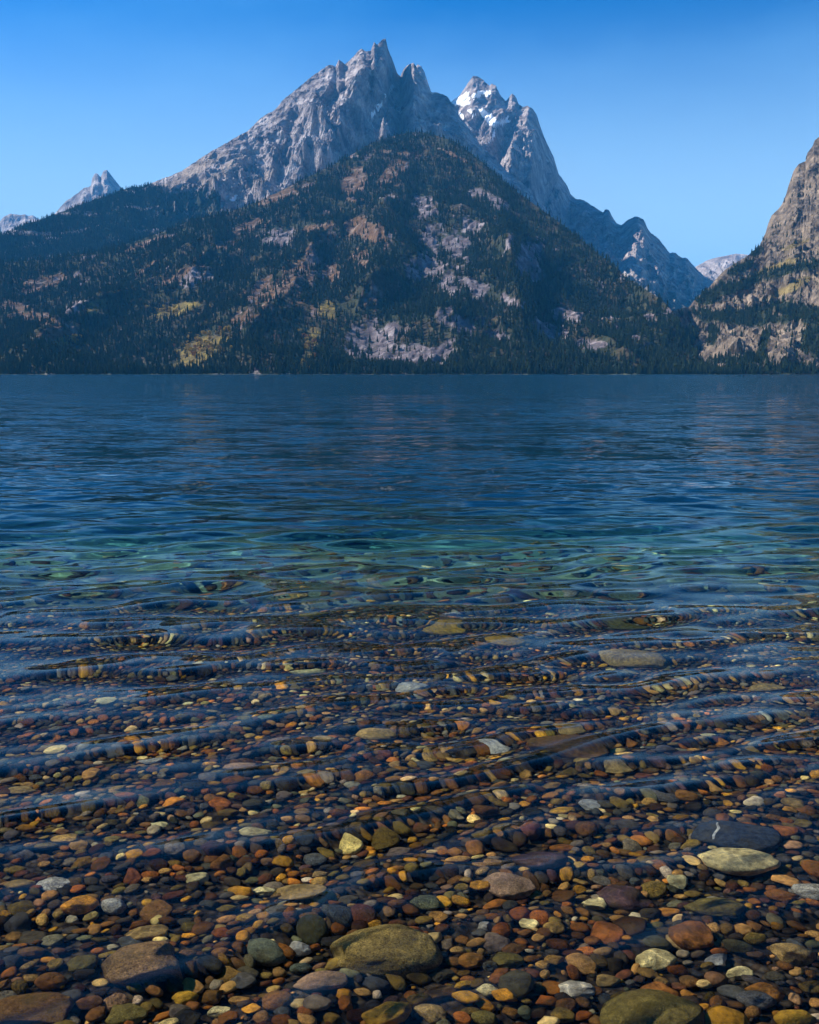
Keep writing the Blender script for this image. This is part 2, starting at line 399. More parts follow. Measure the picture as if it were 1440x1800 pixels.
class Mountain: pass
def mountain(name, crest, crest_d, base_d, base_z, step, nv, shape, relief, colour, mat, label, jag=0.0, back=500, crest_keep=0.15, flat=True):
    px = np.arange(crest[0][0], crest[-1][0] + 0.1, step)
    py = interp(px, crest)
    if jag: py = py + jag * (fbm(px / 9.0, px * 0 + 0.5, 4, 71, 0.6) * 2.2)
    dx, dy, dz = ray(px, py)
    a = dx / dy; Dc = interp(px, crest_d); Db = interp(px, base_d); zb = interp(px, base_z)
    zc = CAM_H + dz / dy * Dc
    v = 1 - np.linspace(1, 0, nv) ** 1.25
    back_v = np.array([1.02, 1.06, 1.15, 1.3])
    V = np.concatenate([v, back_v])[:, None]
    vv = np.minimum(V, 1)
    D = Db + (Dc - Db) * vv + np.maximum(V - 1, 0) / 0.3 * back
    g = shape(vv)
    Z = zb + (zc - zb) * g - np.maximum(V - 1, 0) / 0.3 * np.maximum(zc - zb, 60) * 0.8
    X = a * np.minimum(D, Dc) + np.maximum(D - Dc, 0) * a; Y = D
    PX, PY = project(X, Y, Z)
    keep = np.maximum(1 - smooth(0.90, 1.0, vv), crest_keep) * smooth(0, 0.06, vv)
    off = relief(PX, PY, X, Y, Z, vv) * keep         # metres out of the slope
    cr = smooth(0.72, 1.0, vv); slope = (Z - CAM_H) / Y
    Y2 = Y - 0.62 * off; Z2 = Z + off * (0.55 * (1 - cr) - 0.62 * slope * cr)
    X2 = a * Y2
    PX, PY = project(X2, Y2, Z2)
    vert = np.stack([X2, Y2, Z2], -1)
    rgb = colour(PX, PY, X2, Y2, Z2, vv)
    nr, nc = PX.shape
    me = make_mesh(name, vert.reshape(-1, 3), grid_faces(nr, nc), not flat)
    vcol(me, rgb.reshape(-1, 3))
    o = link(name, me, mat)
    tag(o, label, 'mountain', kind='structure')
    M = Mountain(); M.o = o; M.V = vert; M.PX = PX; M.PY = PY; M.vv = np.broadcast_to(vv, PX.shape); M.nr, M.nc = nr, nc
    return M

def mixc(a, b, w): return a * (1 - w[..., None]) + np.array(b) * w[..., None]
def base_col(shape, c): return np.ones(shape + (3,)) * np.array(c)

ROCK = (0.36, 0.315, 0.315); ROCK_L = (0.60, 0.54, 0.525); ROCK_D = (0.14, 0.12, 0.13)
TAN = (0.30, 0.215, 0.14); FLOOR = (0.035, 0.042, 0.022)

def rock_col(X, Y, Z, sc_=1.0, seed=0):
    n = fbm(X / (120 * sc_), (Z + 0.4 * Y) / (80 * sc_), 6, 80 + seed, 0.72)
    c = base_col(X.shape, ROCK)
    c = mixc(c, ROCK_L, smooth(0.02, 0.30, n)); c = mixc(c, ROCK_D, smooth(0.05, 0.35, -n))
    return c

# the tall bare peak
TEE = [(-260, 470), (-100, 440), (0, 412), (23, 403), (50, 393), (72, 387), (97, 376), (133, 363), (167, 350), (200, 340), (213, 333), (227, 331), (253, 327), (283, 315), (317, 302), (354, 277), (367, 269),
       (400, 250), (421, 238), (437, 230), (458, 207), (483, 194), (500, 173), (521, 157), (542, 140), (567, 121), (579, 114), (590, 117), (596, 104), (606, 113), (621, 100), (635, 85), (643, 90), (652, 90),
       (658, 74), (664, 79), (667, 76), (673, 69), (679, 68), (681, 84), (690, 105), (699, 130), (704, 134), (710, 121), (719, 113), (727, 110), (732, 116), (738, 130), (746, 144), (753, 155), (760, 163), (767, 162),
       (775, 164), (787, 171), (796, 183), (809, 207), (825, 226), (835, 239), (844, 255), (860, 268), (873, 280), (889, 300), (908, 309), (924, 328), (937, 344), (945, 360), (1000, 440), (1080, 560)]
TEE_SCREE = [(385, 364, 52, 9, -18), (335, 304, 80, 11, -30), (400, 296, 70, 10, -33), (455, 318, 46, 9, -28), (705, 240, 50, 7, -25), (760, 250, 60, 8, 30), (600, 285, 46, 6, -30), (810, 262, 50, 6, 42)]
def tee_relief(px, py, X, Y, Z, v):
    big = ridged((X + 0.8 * Z) / 430, (Z * 0.8 - X * 0.25) / 520, 6, 5, 0.6)
    fine = ridged((X + 0.6 * Z) / 150, (Z - 0.3 * X) / 170, 4, 15, 0.62)
    rocky = smooth(230, 330, px + (330 - py) * 0.5)
    crag = ridged((X + 0.3 * Z) / 62, (Z - 0.2 * X) / 52, 4, 25, 0.7)
    scree = smooth(0.25, 0.9, blobs(px, py, TEE_SCREE))
    o = (big - 0.45) * (60 + 225 * rocky * (1 - 0.6 * scree)) + ((fine - 0.4) * 85 + (crag - 0.4) * 46) * rocky * (1 - 0.75 * scree)
    o += rib(px, py, [(673, 69), (655, 92), (640, 130), (630, 165), (615, 200), (600, 240), (575, 290)], 200, 50, 62)
    o += rib(px, py, [(704, 134), (690, 160), (665, 197), (640, 232), (600, 272), (562, 305)], -210, 66, 44)
    o += rib(px, py, [(727, 111), (706, 150), (690, 180), (668, 205), (640, 240), (612, 268)], 90, 22, 60)
    o += rib(px, py, [(596, 104), (578, 150), (556, 205), (545, 240), (530, 290)], 95, 34, 14)
    o += rib(px, py, [(521, 157), (505, 200), (490, 240), (470, 290)], 70, 34, 14)
    o += rib(px, py, [(437, 230), (425, 262), (400, 300)], 45, 34, 16)
    o += rib(px, py, [(775, 164), (800, 205), (820, 240), (850, 280)], 60, 40, 25)
    return o
def tee_wood(px, py, X, Y):
    n = 14 * fbm(X / 170, Y / 170, 4, 31)
    line = interp(px, [(-300, 300), (200, 300), (262, 322), (300, 329), (333, 327), (373, 330), (388, 344), (372, 360), (340, 378), (345, 400), (520, 400), (2000, 600)])
    return smooth(-3, 5, py + n * 0.5 - line) * (1 - smooth(420, 470, px))
def tee_col(px, py, X, Y, Z, v):
    c = rock_col(X, Y, Z)
    tal = blobs(px, py + 5 * fbm(X / 80, Y / 80, 3, 33), TEE_SCREE)
    c = mixc(c, (0.36, 0.295, 0.25), 0.85 * smooth(0.3, 0.8, tal))
    c = mixc(c, FLOOR, tee_wood(px, py, X, Y) * (1 - 0.8 * smooth(0.16, 0.32, fbm((X + 0.5 * Y) / 260, (Y - 0.5 * X) / 90, 4, 34, 0.6))) * (0.82 + 0.18 * (fbm(X / 60, Y / 60, 3, 35) > -0.25)))
    return c
tee = mountain('rocky_mountain', TEE, [(-260, 3700), (0, 3900), (283, 4600), (500, 5000), (640, 5200), (679, 5300), (704, 5500), (727, 5150), (760, 5200), (844, 5100), (945, 4900), (1080, 4700)],
               [(-260, 2900), (0, 2950), (400, 3300), (735, 3500), (1080, 3400)], [(-260, 120), (300, 250), (735, 300), (1080, 100)], 2.0, 310,
               lambda v: 0.5 * v + 0.5 * v ** 2.2, tee_relief, tee_col, M_ROCK, 'tall jagged bare granite mountain behind the wooded slope', jag=1.1, crest_keep=0.55)

# the snow-streaked peak behind it and the ridge that runs down to the canyon
GRD = [(715, 150), (728, 122), (734, 112), (741, 117), (746, 126), (753, 148), (762, 172), (780, 182), (793, 178), (806, 170), (819, 153), (826, 141), (832, 133), (840, 135), (851, 141), (860, 151), (865, 146), (872, 151), (881, 170), (889, 178), (896, 169),
       (900, 164), (907, 170), (912, 183), (920, 188), (928, 186), (937, 191), (944, 202), (948, 217), (955, 236), (963, 255), (974, 277), (982, 306), (995, 322), (1003, 341), (1011, 349), (1027, 352), (1041, 362), (1054, 369), (1060, 374), (1064, 368), (1071, 369),
       (1077, 382), (1084, 391), (1093, 396), (1104, 386), (1112, 382), (1121, 380), (1132, 387), (1138, 400), (1144, 410), (1159, 421), (1177, 444), (1187, 444), (1200, 454), (1207, 453), (1222, 470), (1237, 485), (1251, 489), (1270, 505), (1320, 560)]
def grd_relief(px, py, X, Y, Z, v):
    big = ridged((X - 0.45 * Z) / 560, Z * 0.6 / 560, 6, 43, 0.58)
    fine = ridged((X - 0.3 * Z) / 170, Z / 230, 4, 53, 0.6)
    hi = 1 - smooth(1010, 1120, px)
    o = (big - 0.45) * (90 + 120 * hi) + (fine - 0.4) * (40 + 45 * hi) + (ridged((X - 0.4 * Z) / 75, Z / 65, 4, 27, 0.7) - 0.4) * 46
    o += rib(px, py, [(832, 133), (835, 165), (822, 200), (815, 260)], 60, 26, 20)
    o += rib(px, py, [(872, 151), (878, 180), (884, 205), (866, 240), (858, 265)], 120, 40, 18)
    o += rib(px, py, [(900, 165), (893, 190), (880, 215)], 70, 14, 16)
    o += rib(px, py, [(932, 187), (925, 215), (920, 245), (905, 285), (895, 330)], 170, 44, 70)
    o += rib(px, py, [(905, 200), (896, 240), (880, 280), (872, 320)], -90, 18, 22)
    o += rib(px, py, [(1121, 381), (1125, 410), (1140, 450), (1165, 500)], 70, 30, 22)
    return o
def grd_col(px, py, X, Y, Z, v):
    c = rock_col(X, Y, Z, 1.0, 3)
    w = smooth(0, 60, py - interp(px, [(900, 420), (960, 395), (1050, 440), (1120, 470), (1180, 490), (1250, 505)]) + 16 * fbm(X / 150, Y / 150, 4, 36))
    return mixc(c, (0.05, 0.055, 0.035), w * 0.85)
grd = mountain('snowy_mountain', GRD, [(715, 6600), (800, 6500), (930, 6300), (1003, 6900), (1060, 6300), (1121, 6000), (1250, 6400), (1320, 6000)],
               [(715, 5300), (900, 5000), (1000, 4500), (1180, 3600), (1320, 3800)], [(715, 900), (900, 700), (1000, 450), (1180, 150), (1320, 150)], 1.7, 250,
               lambda v: 0.55 * v + 0.45 * v ** 2, grd_relief, grd_col, M_ROCK, 'distant granite mountain with white snowfields below its summit', jag=1.0, crest_keep=0.55)

def snow_patch(M, polys, name, label, lift=5.0):
    for k, poly in enumerate(polys):
        px = M.PX + 9 * fbm(M.PX / 9, M.PY / 9, 4, 91, 0.7); py = M.PY + 9 * fbm(M.PX / 9, M.PY / 9, 4, 92, 0.7)
        msk = inside(px, py, poly) & (M.vv < 0.995)
        ff = grid_faces(M.nr, M.nc); fl = msk.ravel()
        ff = ff[fl[ff].sum(1) >= 3]
        if len(ff) == 0: continue
        ids, inv = np.unique(ff, return_inverse=True)
        vv = M.V.reshape(-1, 3)[ids] + np.array([0, -0.6, 0.7]) * lift
        o = link(name, make_mesh(name, vv, inv.reshape(ff.shape)), M_SNOW, M.o)
        o['label'] = label
snow_patch(grd, [[(792, 179), (806, 171), (824, 160), (828, 184), (812, 188), (797, 187)], [(828, 168), (841, 163), (852, 158), (863, 161), (861, 171), (846, 171), (836, 175), (829, 178)],
                 [(838, 190), (852, 195), (864, 201), (872, 212), (894, 206), (898, 217), (884, 222), (870, 226), (858, 218), (846, 206)], [(868, 230), (875, 227), (866, 252), (859, 257)], [(818, 192), (830, 195), (839, 206), (829, 208)], [(806, 196), (813, 200), (818, 214), (811, 210)]], 'snow_patch', 'white snowfield below the summit')
snow_patch(tee, [[(404, 352), (412, 346), (424, 343), (421, 350), (408, 357)]], 'snow_patch', 'small white snow patch at the foot of the talus')
snow_patch(tee, [[(690, 148), (695, 152), (668, 192), (655, 208), (651, 204), (664, 186)]], 'snow_patch', 'thin snow streak in the shaded couloir')

# spires and ridges far off
def far_relief(px, py, X, Y, Z, v):
    return (ridged(X / 300, Z / 400, 6, 44, 0.65) - 0.4) * 190
def far_col(px, py, X, Y, Z, v): return rock_col(X, Y, Z, 2.0, 5)
SPI = [(60, 400), (80, 386), (97, 375), (107, 363), (117, 352), (124, 349), (132, 342), (137, 340), (147, 330), (155, 329), (160, 326), (162, 313), (167, 305), (172, 305), (177, 312), (182, 300), (188, 298), (195, 307), (203, 317), (213, 330), (240, 350), (280, 380)]
mountain('spire_mountain', SPI, [(60, 9000), (280, 9000)], [(60, 8000), (280, 8000)], [(60, 700), (280, 700)], 1.7, 90, lambda v: v, far_relief, far_col, M_ROCK, 'pale twin-pointed rock spire far beyond the wooded ridge', jag=0.6)
FL = [(-160, 400), (-60, 385), (0, 390), (7, 380), (20, 375), (37, 378), (44, 376), (50, 380), (58, 379), (72, 387), (90, 396), (120, 410)]
mountain('distant_ridge', FL, [(-160, 9600), (120, 9600)], [(-160, 8600), (120, 8600)], [(-160, 700), (120, 700)], 1.7, 60, lambda v: v, far_relief, far_col, M_ROCK, 'faint jagged ridge low beside the pale spire', jag=0.8)
CAN = [(1180, 520), (1205, 485), (1224, 468), (1249, 455), (1262, 452), (1275, 450), (1294, 446), (1311, 447), (1340, 452), (1400, 470)]
mountain('canyon_ridge', CAN, [(1180, 8200), (1400, 8200)], [(1180, 7000), (1400, 7000)], [(1180, 350), (1400, 350)], 1.7, 80, lambda v: v, far_relief, far_col, M_ROCK, 'pale rock ridge closing the canyon mouth', jag=0.6)

# the wooded pyramid in front, straight out of the lake
FRO = [(-320, 540), (-200, 510), (-80, 482), (0, 462), (100, 455), (187, 440), (250, 420), (300, 403), (333, 388), (380, 378), (408, 371), (450, 356), (492, 336), (550, 307), (585, 290), (617, 273), (658, 250), (690, 240), (717, 234), (735, 232), (754, 235), (777, 241),
       (800, 249), (816, 260), (851, 287), (883, 316), (911, 339), (943, 362), (991, 397), (1020, 420), (1050, 445), (1085, 470), (1100, 488), (1140, 512), (1165, 528), (1180, 545), (1195, 570), (1210, 600), (1225, 628), (1240, 648), (1260, 654), (1300, 656)]
OPEN_TAN = [(620, 325, 26, 34, 15), (686, 305, 24, 30, 30), (478, 350, 44, 8, -22), (631, 397, 22, 24, 10), (660, 412, 16, 20, 0), (559, 426, 44, 12, -22), (584, 477, 24, 18, -10), (635, 462, 20, 24, 10), (494, 505, 62, 24, -10), (483, 538, 50, 12, -8),
            (75, 498, 40, 14, -20), (60, 560, 60, 16, 10), (100, 590, 40, 22, -10), (20, 540, 30, 14, 0), (330, 485, 58, 13, -14), (258, 472, 34, 5, -32), (430, 398, 40, 9, -20), (400, 430, 30, 8, -15), (560, 400, 30, 8, -10), (700, 270, 40, 6, 5), (800, 275, 30, 6, 25),
            (520, 470, 40, 12, -20), (440, 560, 40, 8, -8), (150, 440, 30, 6, -20), (250, 430, 40, 5, -20)]
OPEN_GREY = [(483, 419, 36, 17, -15), (747, 362, 28, 24, 20), (758, 412, 20, 30, 20), (801, 430, 26, 24, 20), (830, 397, 26, 16, 0), (758, 473, 46, 30, 25), (785, 495, 36, 24, 30), (830, 500, 46, 16, 20), (803, 567, 48, 17, 12), (655, 607, 66, 36, -8), (722, 621, 46, 22, 0),
             (693, 580, 26, 20, 0), (783, 621, 34, 20, 5), (927, 459, 20, 42, 10), (866, 350, 38, 11, 30), (937, 462, 16, 46, 10), (1001, 556, 36, 18, 15), (960, 579, 36, 13, 10), (1046, 605, 34, 12, 3), (1144, 560, 16, 8, 20), (1140, 609, 14, 7, 0), (870, 590, 30, 10, 5),
             (900, 530, 24, 10, 25), (340, 490, 30, 10, -10), (130, 545, 20, 14, -30), (690, 350, 20, 10, 20)]
MEADOW = [(303, 548, 54, 12, -16), (170, 540, 26, 14, -38), (355, 615, 52, 26, -25), (330, 645, 40, 10, 0), (548, 605, 18, 34, 12), (577, 545, 18, 20, 10), (523, 640, 16, 16, 0), (120, 598, 24, 8, -10)]
def open_masks(px, py, X, Y):
    n = fbm(X / 90, Y / 150, 5, 38, 0.62); n2 = fbm(X / 30, Y / 50, 3, 39, 0.6)
    wob = 1.0 * n + 0.75 * n2
    tan = smooth(0.42, 0.60, blobs(px, py, OPEN_TAN) * 0.9 + wob * 1.0)
    grey = smooth(0.42, 0.58, blobs(px, py, OPEN_GREY) * 0.9 + wob * 1.05)
    mead = smooth(0.45, 0.65, blobs(px, py, MEADOW) + wob * 0.4)
    bits = smooth(0.34, 0.46, -0.25 * smooth(350, 290, py) * smooth(600, 680, px) + n * 0.8 + n2 * 0.8 + 0.10 * smooth(360, 460, px) * smooth(720, 640, px) - 0.08 * smooth(330, 250, px) * smooth(470, 520, py)) * smooth(640, 590, py)
    tan = np.maximum(tan, bits * (px < 700)); grey = np.maximum(grey, bits * (px >= 700))
    return tan, grey, mead
def fro_relief(px, py, X, Y, Z, v):
    big = ridged((X + 0.1 * Y) / 420, (Y - 0.3 * X) / 900, 5, 47, 0.5)
    o = (big - 0.45) * 105
    o += rib(px, py, [(735, 232), (710, 300), (690, 380), (672, 450), (655, 520)], 36, 90, 90)
    o += rib(px, py, [(720, 330), (715, 420), (690, 520), (640, 600)], -22, 45, 80)
    o += rib(px, py, [(883, 316), (880, 400), (900, 500), (920, 600)], 60, 50, 60)
    tan, grey, mead = open_masks(px, py, X, Y)
    o += np.maximum(tan * 0.7, grey) * (ridged(X / 42, (Z + 0.5 * Y) / 36, 4, 57, 0.65) - 0.35) * 17
    return o
def fro_col(px, py, X, Y, Z, v):
    tan, grey, mead = open_masks(px, py, X, Y)
    c = mixc(base_col(px.shape, FLOOR), (0.06, 0.05, 0.03), smooth(-0.2, 0.3, fbm(X / 70, Y / 90, 4, 40)))
    k = fbm(X / 25, Y / 25, 3, 41)
    tc_ = mixc(base_col(px.shape, (0.125, 0.074, 0.042)), (0.22, 0.165, 0.135), smooth(0.0, 0.3, k))
    c = c * (1 - tan[..., None]) + tc_ * tan[..., None]
    gc = mixc(base_col(px.shape, (0.135, 0.112, 0.125)), (0.29, 0.255, 0.265), smooth(0.0, 0.35, k)); gc = mixc(gc, (0.12, 0.11, 0.115), smooth(0.1, 0.35, -k))
    c = c * (1 - grey[..., None]) + gc * grey[..., None]
    c = mixc(c, (0.21, 0.16, 0.04), mead * (0.35 + 0.65 * smooth(-0.25, 0.25, k)))
    c = mixc(c, (0.42, 0.37, 0.31), smooth(1775, 1752, Y) * smooth(0.05, 0.3, fbm(X / 35, Y * 0, 3, 42)))
    return c
fro = mountain('wooded_mountain', FRO, [(-320, 2700), (0, 2850), (333, 3050), (550, 3300), (735, 3500), (911, 3050), (1100, 2500), (1205, 2100), (1240, 1830), (1300, 1800)],
               [(-320, 1746), (1300, 1746)], [(-320, -0.6), (1300, -0.6)], 2.6, 250, lambda v: 0.62 * v + 0.38 * v ** 2,
               fro_relief, fro_col, M_NEAR, 'wooded pyramid-shaped mountain with talus patches rising from the far shore', crest_keep=0.0, flat=False)

# the sunlit cliff mountain on the other side of the canyon
CLI = [(1120, 640), (1150, 590), (1172, 553), (1189, 544), (1211, 540), (1222, 526), (1245, 507), (1260, 489), (1275, 474), (1294, 462), (1312, 451), (1335, 432), (1346, 410), (1350, 395), (1356, 380), (1374, 361), (1382, 342), (1387, 324), (1395, 301), (1404, 288), (1416, 284), (1419, 269),
       (1429, 256), (1432, 247), (1440, 241), (1452, 226), (1480, 190), (1530, 150), (1600, 120), (1720, 130)]
CL_WOOD = [(1330, 560, 130, 14, 3), (1260, 512, 46, 9, -18), (1310, 500, 40, 10, -22), (1390, 545, 60, 13, 5), (1430, 600, 24, 30, 0), (1300, 654, 190, 13, 0), (1345, 600, 8, 30, 20), (1255, 590, 10, 24, 0), (1210, 600, 14, 30, 30), (1370, 480, 50, 8, -15), (1420, 470, 30, 9, -10), (1305, 470, 30, 8, -30), (1330, 440, 16, 10, -40),
           (1240, 530, 20, 6, 0), (1300, 634, 50, 10, 0), (1150, 640, 60, 30, 0)]
CL_MEAD = [(1365, 470, 70, 8, -20), (1390, 505, 60, 9, -28), (1300, 555, 30, 6, -30), (1250, 480, 20, 6, -30), (1400, 430, 30, 5, -20)]
def cli_masks(px, py, X, Y):
    n = fbm(X / 45, Y / 60, 4, 48, 0.6)
    wood = smooth(0.40, 0.62, blobs(px, py, CL_WOOD) + n * 0.9)
    mead = smooth(0.5, 0.7, blobs(px, py, CL_MEAD) + n * 0.7)
    return wood, mead * (1 - wood)
def cli_relief(px, py, X, Y, Z, v):
    big = ridged((X + 0.3 * Z) / 170, (Z - 0.35 * X) / 210, 7, 49, 0.68)
    blk = fbm(X / 60, Z / 45, 3, 50)
    wood, mead = cli_masks(px, py, X, Y)
    knob = np.abs(perlin(X / 75, (Z + 0.25 * Y) / 60, 77))
    return ((big - 0.45) * 95 + blk * 22 + (ridged(X / 26, Z / 30, 3, 79, 0.7) - 0.4) * 13 + (1 - knob * 1.8) * 22 * smooth(500, 560, py)) * (1 - 0.75 * np.maximum(wood, mead))
def cli_col(px, py, X, Y, Z, v):
    n = fbm(X / 34, (Z + 0.5 * Y) / 40, 6, 51, 0.75)
    c = mixc(base_col(px.shape, (0.20, 0.158, 0.118)), (0.34, 0.27, 0.20), smooth(0.0, 0.3, n)); c = mixc(c, (0.07, 0.06, 0.055), smooth(0.05, 0.25, -n))
    wood, mead = cli_masks(px, py, X, Y)
    c = mixc(c, (0.20, 0.155, 0.055), mead * 0.85)
    return mixc(c, FLOOR, wood)
cli = mountain('cliff_mountain', CLI, [(1120, 1900), (1172, 2150), (1222, 2350), (1312, 2500), (1350, 2650), (1440, 2700), (1720, 2600)],
               [(1120, 1744), (1720, 1744)], [(1120, -0.6), (1720, -0.6)], 1.6, 280, lambda v: 0.55 * v + 0.45 * v ** 2.2,
               cli_relief, cli_col, M_CLIFF, 'steep sunlit granite cliff mountain across the canyon mouth', jag=0.7)

# ------------------------------------------------------------------ trees
def conifer_crown(seed):
    r = np.random.default_rng(seed)
    vs_, fs = [], []
    tiers = 8; R = r.uniform(0.13, 0.19)
    for k in range(tiers):
        z = 0.10 + 0.80 * k / (tiers - 1) ; top = min(z + 0.22 * (1 - 0.45 * k / tiers), 1.0)
        rr = R * (1 - k / tiers) ** 0.8 * r.uniform(0.8, 1.15) + 0.015
        b0 = len(vs_); vs_.append((r.normal(0, 0.006), r.normal(0, 0.006), top))
        m_ = 14; ph = r.uniform(0, 6.28)
        for q in range(m_):
            a = ph + 2 * math.pi * q / m_; q_r = rr * (r.uniform(0.85, 1.25) if q % 2 == 0 else r.uniform(0.35, 0.55))
            vs_.append((q_r * math.cos(a), q_r * math.sin(a), z - (0.05 if q % 2 == 0 else 0.0) * r.uniform(0.5, 1.5)))
        for q in range(m_): fs.append((b0, b0 + 1 + q, b0 + 1 + (q + 1) % m_))
    return make_mesh('conifer_crown', np.array(vs_), np.array(fs), False)
def trunk_mesh(name, r0, h):
    vs_, fs = [], []
    for k, (z, rr) in enumerate(((-0.02, r0), (h * 0.5, r0 * 0.7), (h, r0 * 0.15))):
        for q in range(7):
            a = 2 * math.pi * q / 7; vs_.append((rr * math.cos(a), rr * math.sin(a), z))
    for k in range(2):
        for q in range(7): fs.append((k * 7 + q, k * 7 + (q + 1) % 7, k * 7 + 7 + (q + 1) % 7, k * 7 + 7 + q))
    return make_mesh(name, np.array(vs_), np.array(fs))
def leafy_crown(seed):
    r = np.random.default_rng(seed); vs_, fs = [], []
    cl = [(r.normal(0, 0.16), r.normal(0, 0.16), r.uniform(0.35, 0.85), r.uniform(0.13, 0.22)) for _ in range(9)]
    for i in range(260):
        cx, cy_, cz, cr = cl[i % 9]
        d = r.normal(size=3); d /= np.linalg.norm(d)
        c = np.array([cx, cy_, cz]) + d * cr * r.uniform(0.75, 1.1)
        u = r.normal(size=3); u -= d * (u @ d) * 0.7; u /= np.linalg.norm(u); w = np.cross(d, u) + 0.4 * d; s = r.uniform(0.035, 0.06)
        b0 = len(vs_); vs_ += [c - u * s - w * s, c + u * s - w * s * 0.6, c + u * s * 0.8 + w * s, c - u * s + w * s * 0.7]; fs.append((b0, b0 + 1, b0 + 2, b0 + 3))
    return make_mesh('leafy_crown', np.array(vs_), np.array(fs), False)

CROWNS = [conifer_crown(100 + i) for i in range(7)]
for c_ in CROWNS: c_.materials.append(M_PINE)
TRUNK = trunk_mesh('conifer_trunk', 0.014, 0.9); TRUNK.materials.append(M_BARK)

def ground_at(M, x, y):                             # height of a mountain mesh near a plan position
    V = M.V.reshape(-1, 3); 
    return V
def shore_height(x, y): return interp(y, BED)

def terrain_sampler(M, n, dens, seed):              # random points on a mountain, chosen by a density over the grid
    r = np.random.default_rng(seed)
    ff = grid_faces(M.nr, M.nc); V = M.V.reshape(-1, 3)
    ctr_ok = (M.vv.ravel()[ff] < 0.999).all(1)
    ff = ff[ctr_ok]
    A, B, C, D = (V[ff[:, k]] for k in range(4))
    area = 0.5 * np.abs((C[:, 0] - A[:, 0]) * (D[:, 1] - B[:, 1]) - (C[:, 1] - A[:, 1]) * (D[:, 0] - B[:, 0]))
    w = area * dens.ravel()[ff].mean(1); w = w / w.sum()
    idx = r.choice(len(ff), n, p=w)
    u, q = r.random((n, 1)), r.random((n, 1))
    P = (A[idx] * (1 - u) + B[idx] * u) * (1 - q) + (D[idx] * (1 - u) + C[idx] * u) * q
    return P

tan_, grey_, mead_ = open_masks(fro.PX, fro.PY, fro.V[..., 0], fro.V[..., 1])
clear = np.maximum(np.maximum(tan_, grey_), mead_)
dens = np.clip(1 - clear * 0.9, 0.06, 1) * (0.55 + 0.6 * smooth(-0.3, 0.2, fbm(fro.V[..., 0] / 140, fro.V[..., 1] / 140, 4, 44)))
belt = smooth(1900, 1760, fro.V[..., 1]); dens = dens * (1 + 1.2 * belt)
front_pts = terrain_sampler(fro, 40000, dens, 1)
wood_t = tee_wood(tee.PX, tee.PY, tee.V[..., 0], tee.V[..., 1])
wood_t = wood_t * (1 - 0.8 * smooth(0.16, 0.32, fbm((tee.V[..., 0] + 0.5 * tee.V[..., 1]) / 260, (tee.V[..., 1] - 0.5 * tee.V[..., 0]) / 90, 4, 34, 0.6)))
tee_pts = terrain_sampler(tee, 22000, wood_t * (tee.PY < 480) * (tee.PX > -60) + 1e-6, 2)
wood_c, mead_c = cli_masks(cli.PX, cli.PY, cli.V[..., 0], cli.V[..., 1])
cli_pts = terrain_sampler(cli, 4200, np.clip(wood_c + 0.05, 0, 1) * (cli.PX < 1560) + 1e-6, 3)

# trees one can tell apart: the row along the far shore
ZONES = [(-40, 270, 'dark conifer in the shore row below the rocky open slope at far left', 'shore conifers west of the golden thicket'),
         (270, 420, 'dark conifer standing at the shore by the golden thicket', 'shore conifers by the golden thicket'),
         (420, 590, 'dark conifer in the shore row between golden thicket and lilac talus', 'shore conifers between thicket and talus'),
         (590, 790, 'conifer at the shore in front of the big lilac talus fan', 'shore conifers before the talus fan'),
         (790, 1000, 'dark conifer in the shore row right of the lilac talus fan', 'shore conifers beyond the talus fan'),
         (1000, 1200, 'dark conifer in the tall shore row below the canyon mouth', 'shore conifers below the canyon mouth'),
         (1200, 1480, 'dark conifer at the shore under the sunlit cliff mountain', 'shore conifers under the cliff')]
r = np.random.default_rng(77)
proto = []
xs = np.linspace(-700, 700, 300) + r.uniform(-4, 4, 300)
for i, x in enumerate(xs):
    y = r.uniform(1749, 1782); px = 720 + FPX * x / y
    h = r.uniform(12, 25) * (0.75 if 590 < px < 790 else 1.0)
    zi = next((z for z in ZONES if z[0] <= px < z[1]), ZONES[-1])
    near = np.argmin((fro.V[:14, :, 0] - x) ** 2 + (fro.V[:14, :, 1] - y) ** 2) if px < 1190 else np.argmin((cli.V[:14, :, 0] - x) ** 2 + (cli.V[:14, :, 1] - y) ** 2)
    z = (fro if px < 1190 else cli).V[:14].reshape(-1, 3)[near][2]
    z = max(z, float(shore_height(x, y)) - 0.2)
    e = bpy.data.objects.new('conifer', None); COL.objects.link(e)
    e.location = (x, y, z); e.scale = (h * r.uniform(0.9, 1.25),) * 2 + (h,); e.rotation_euler = (0, 0, r.uniform(0, 6.28))
    size = 'tall' if h > 20.5 else 'short' if h < 15.5 else 'mid-height'
    tag(e, size + ' ' + zi[2], 'tree', size + ' ' + zi[3])
    c_ = link('crown', CROWNS[i % 7], None, e); link('trunk', TRUNK, None, e)
    if i < 7: proto.append(c_)

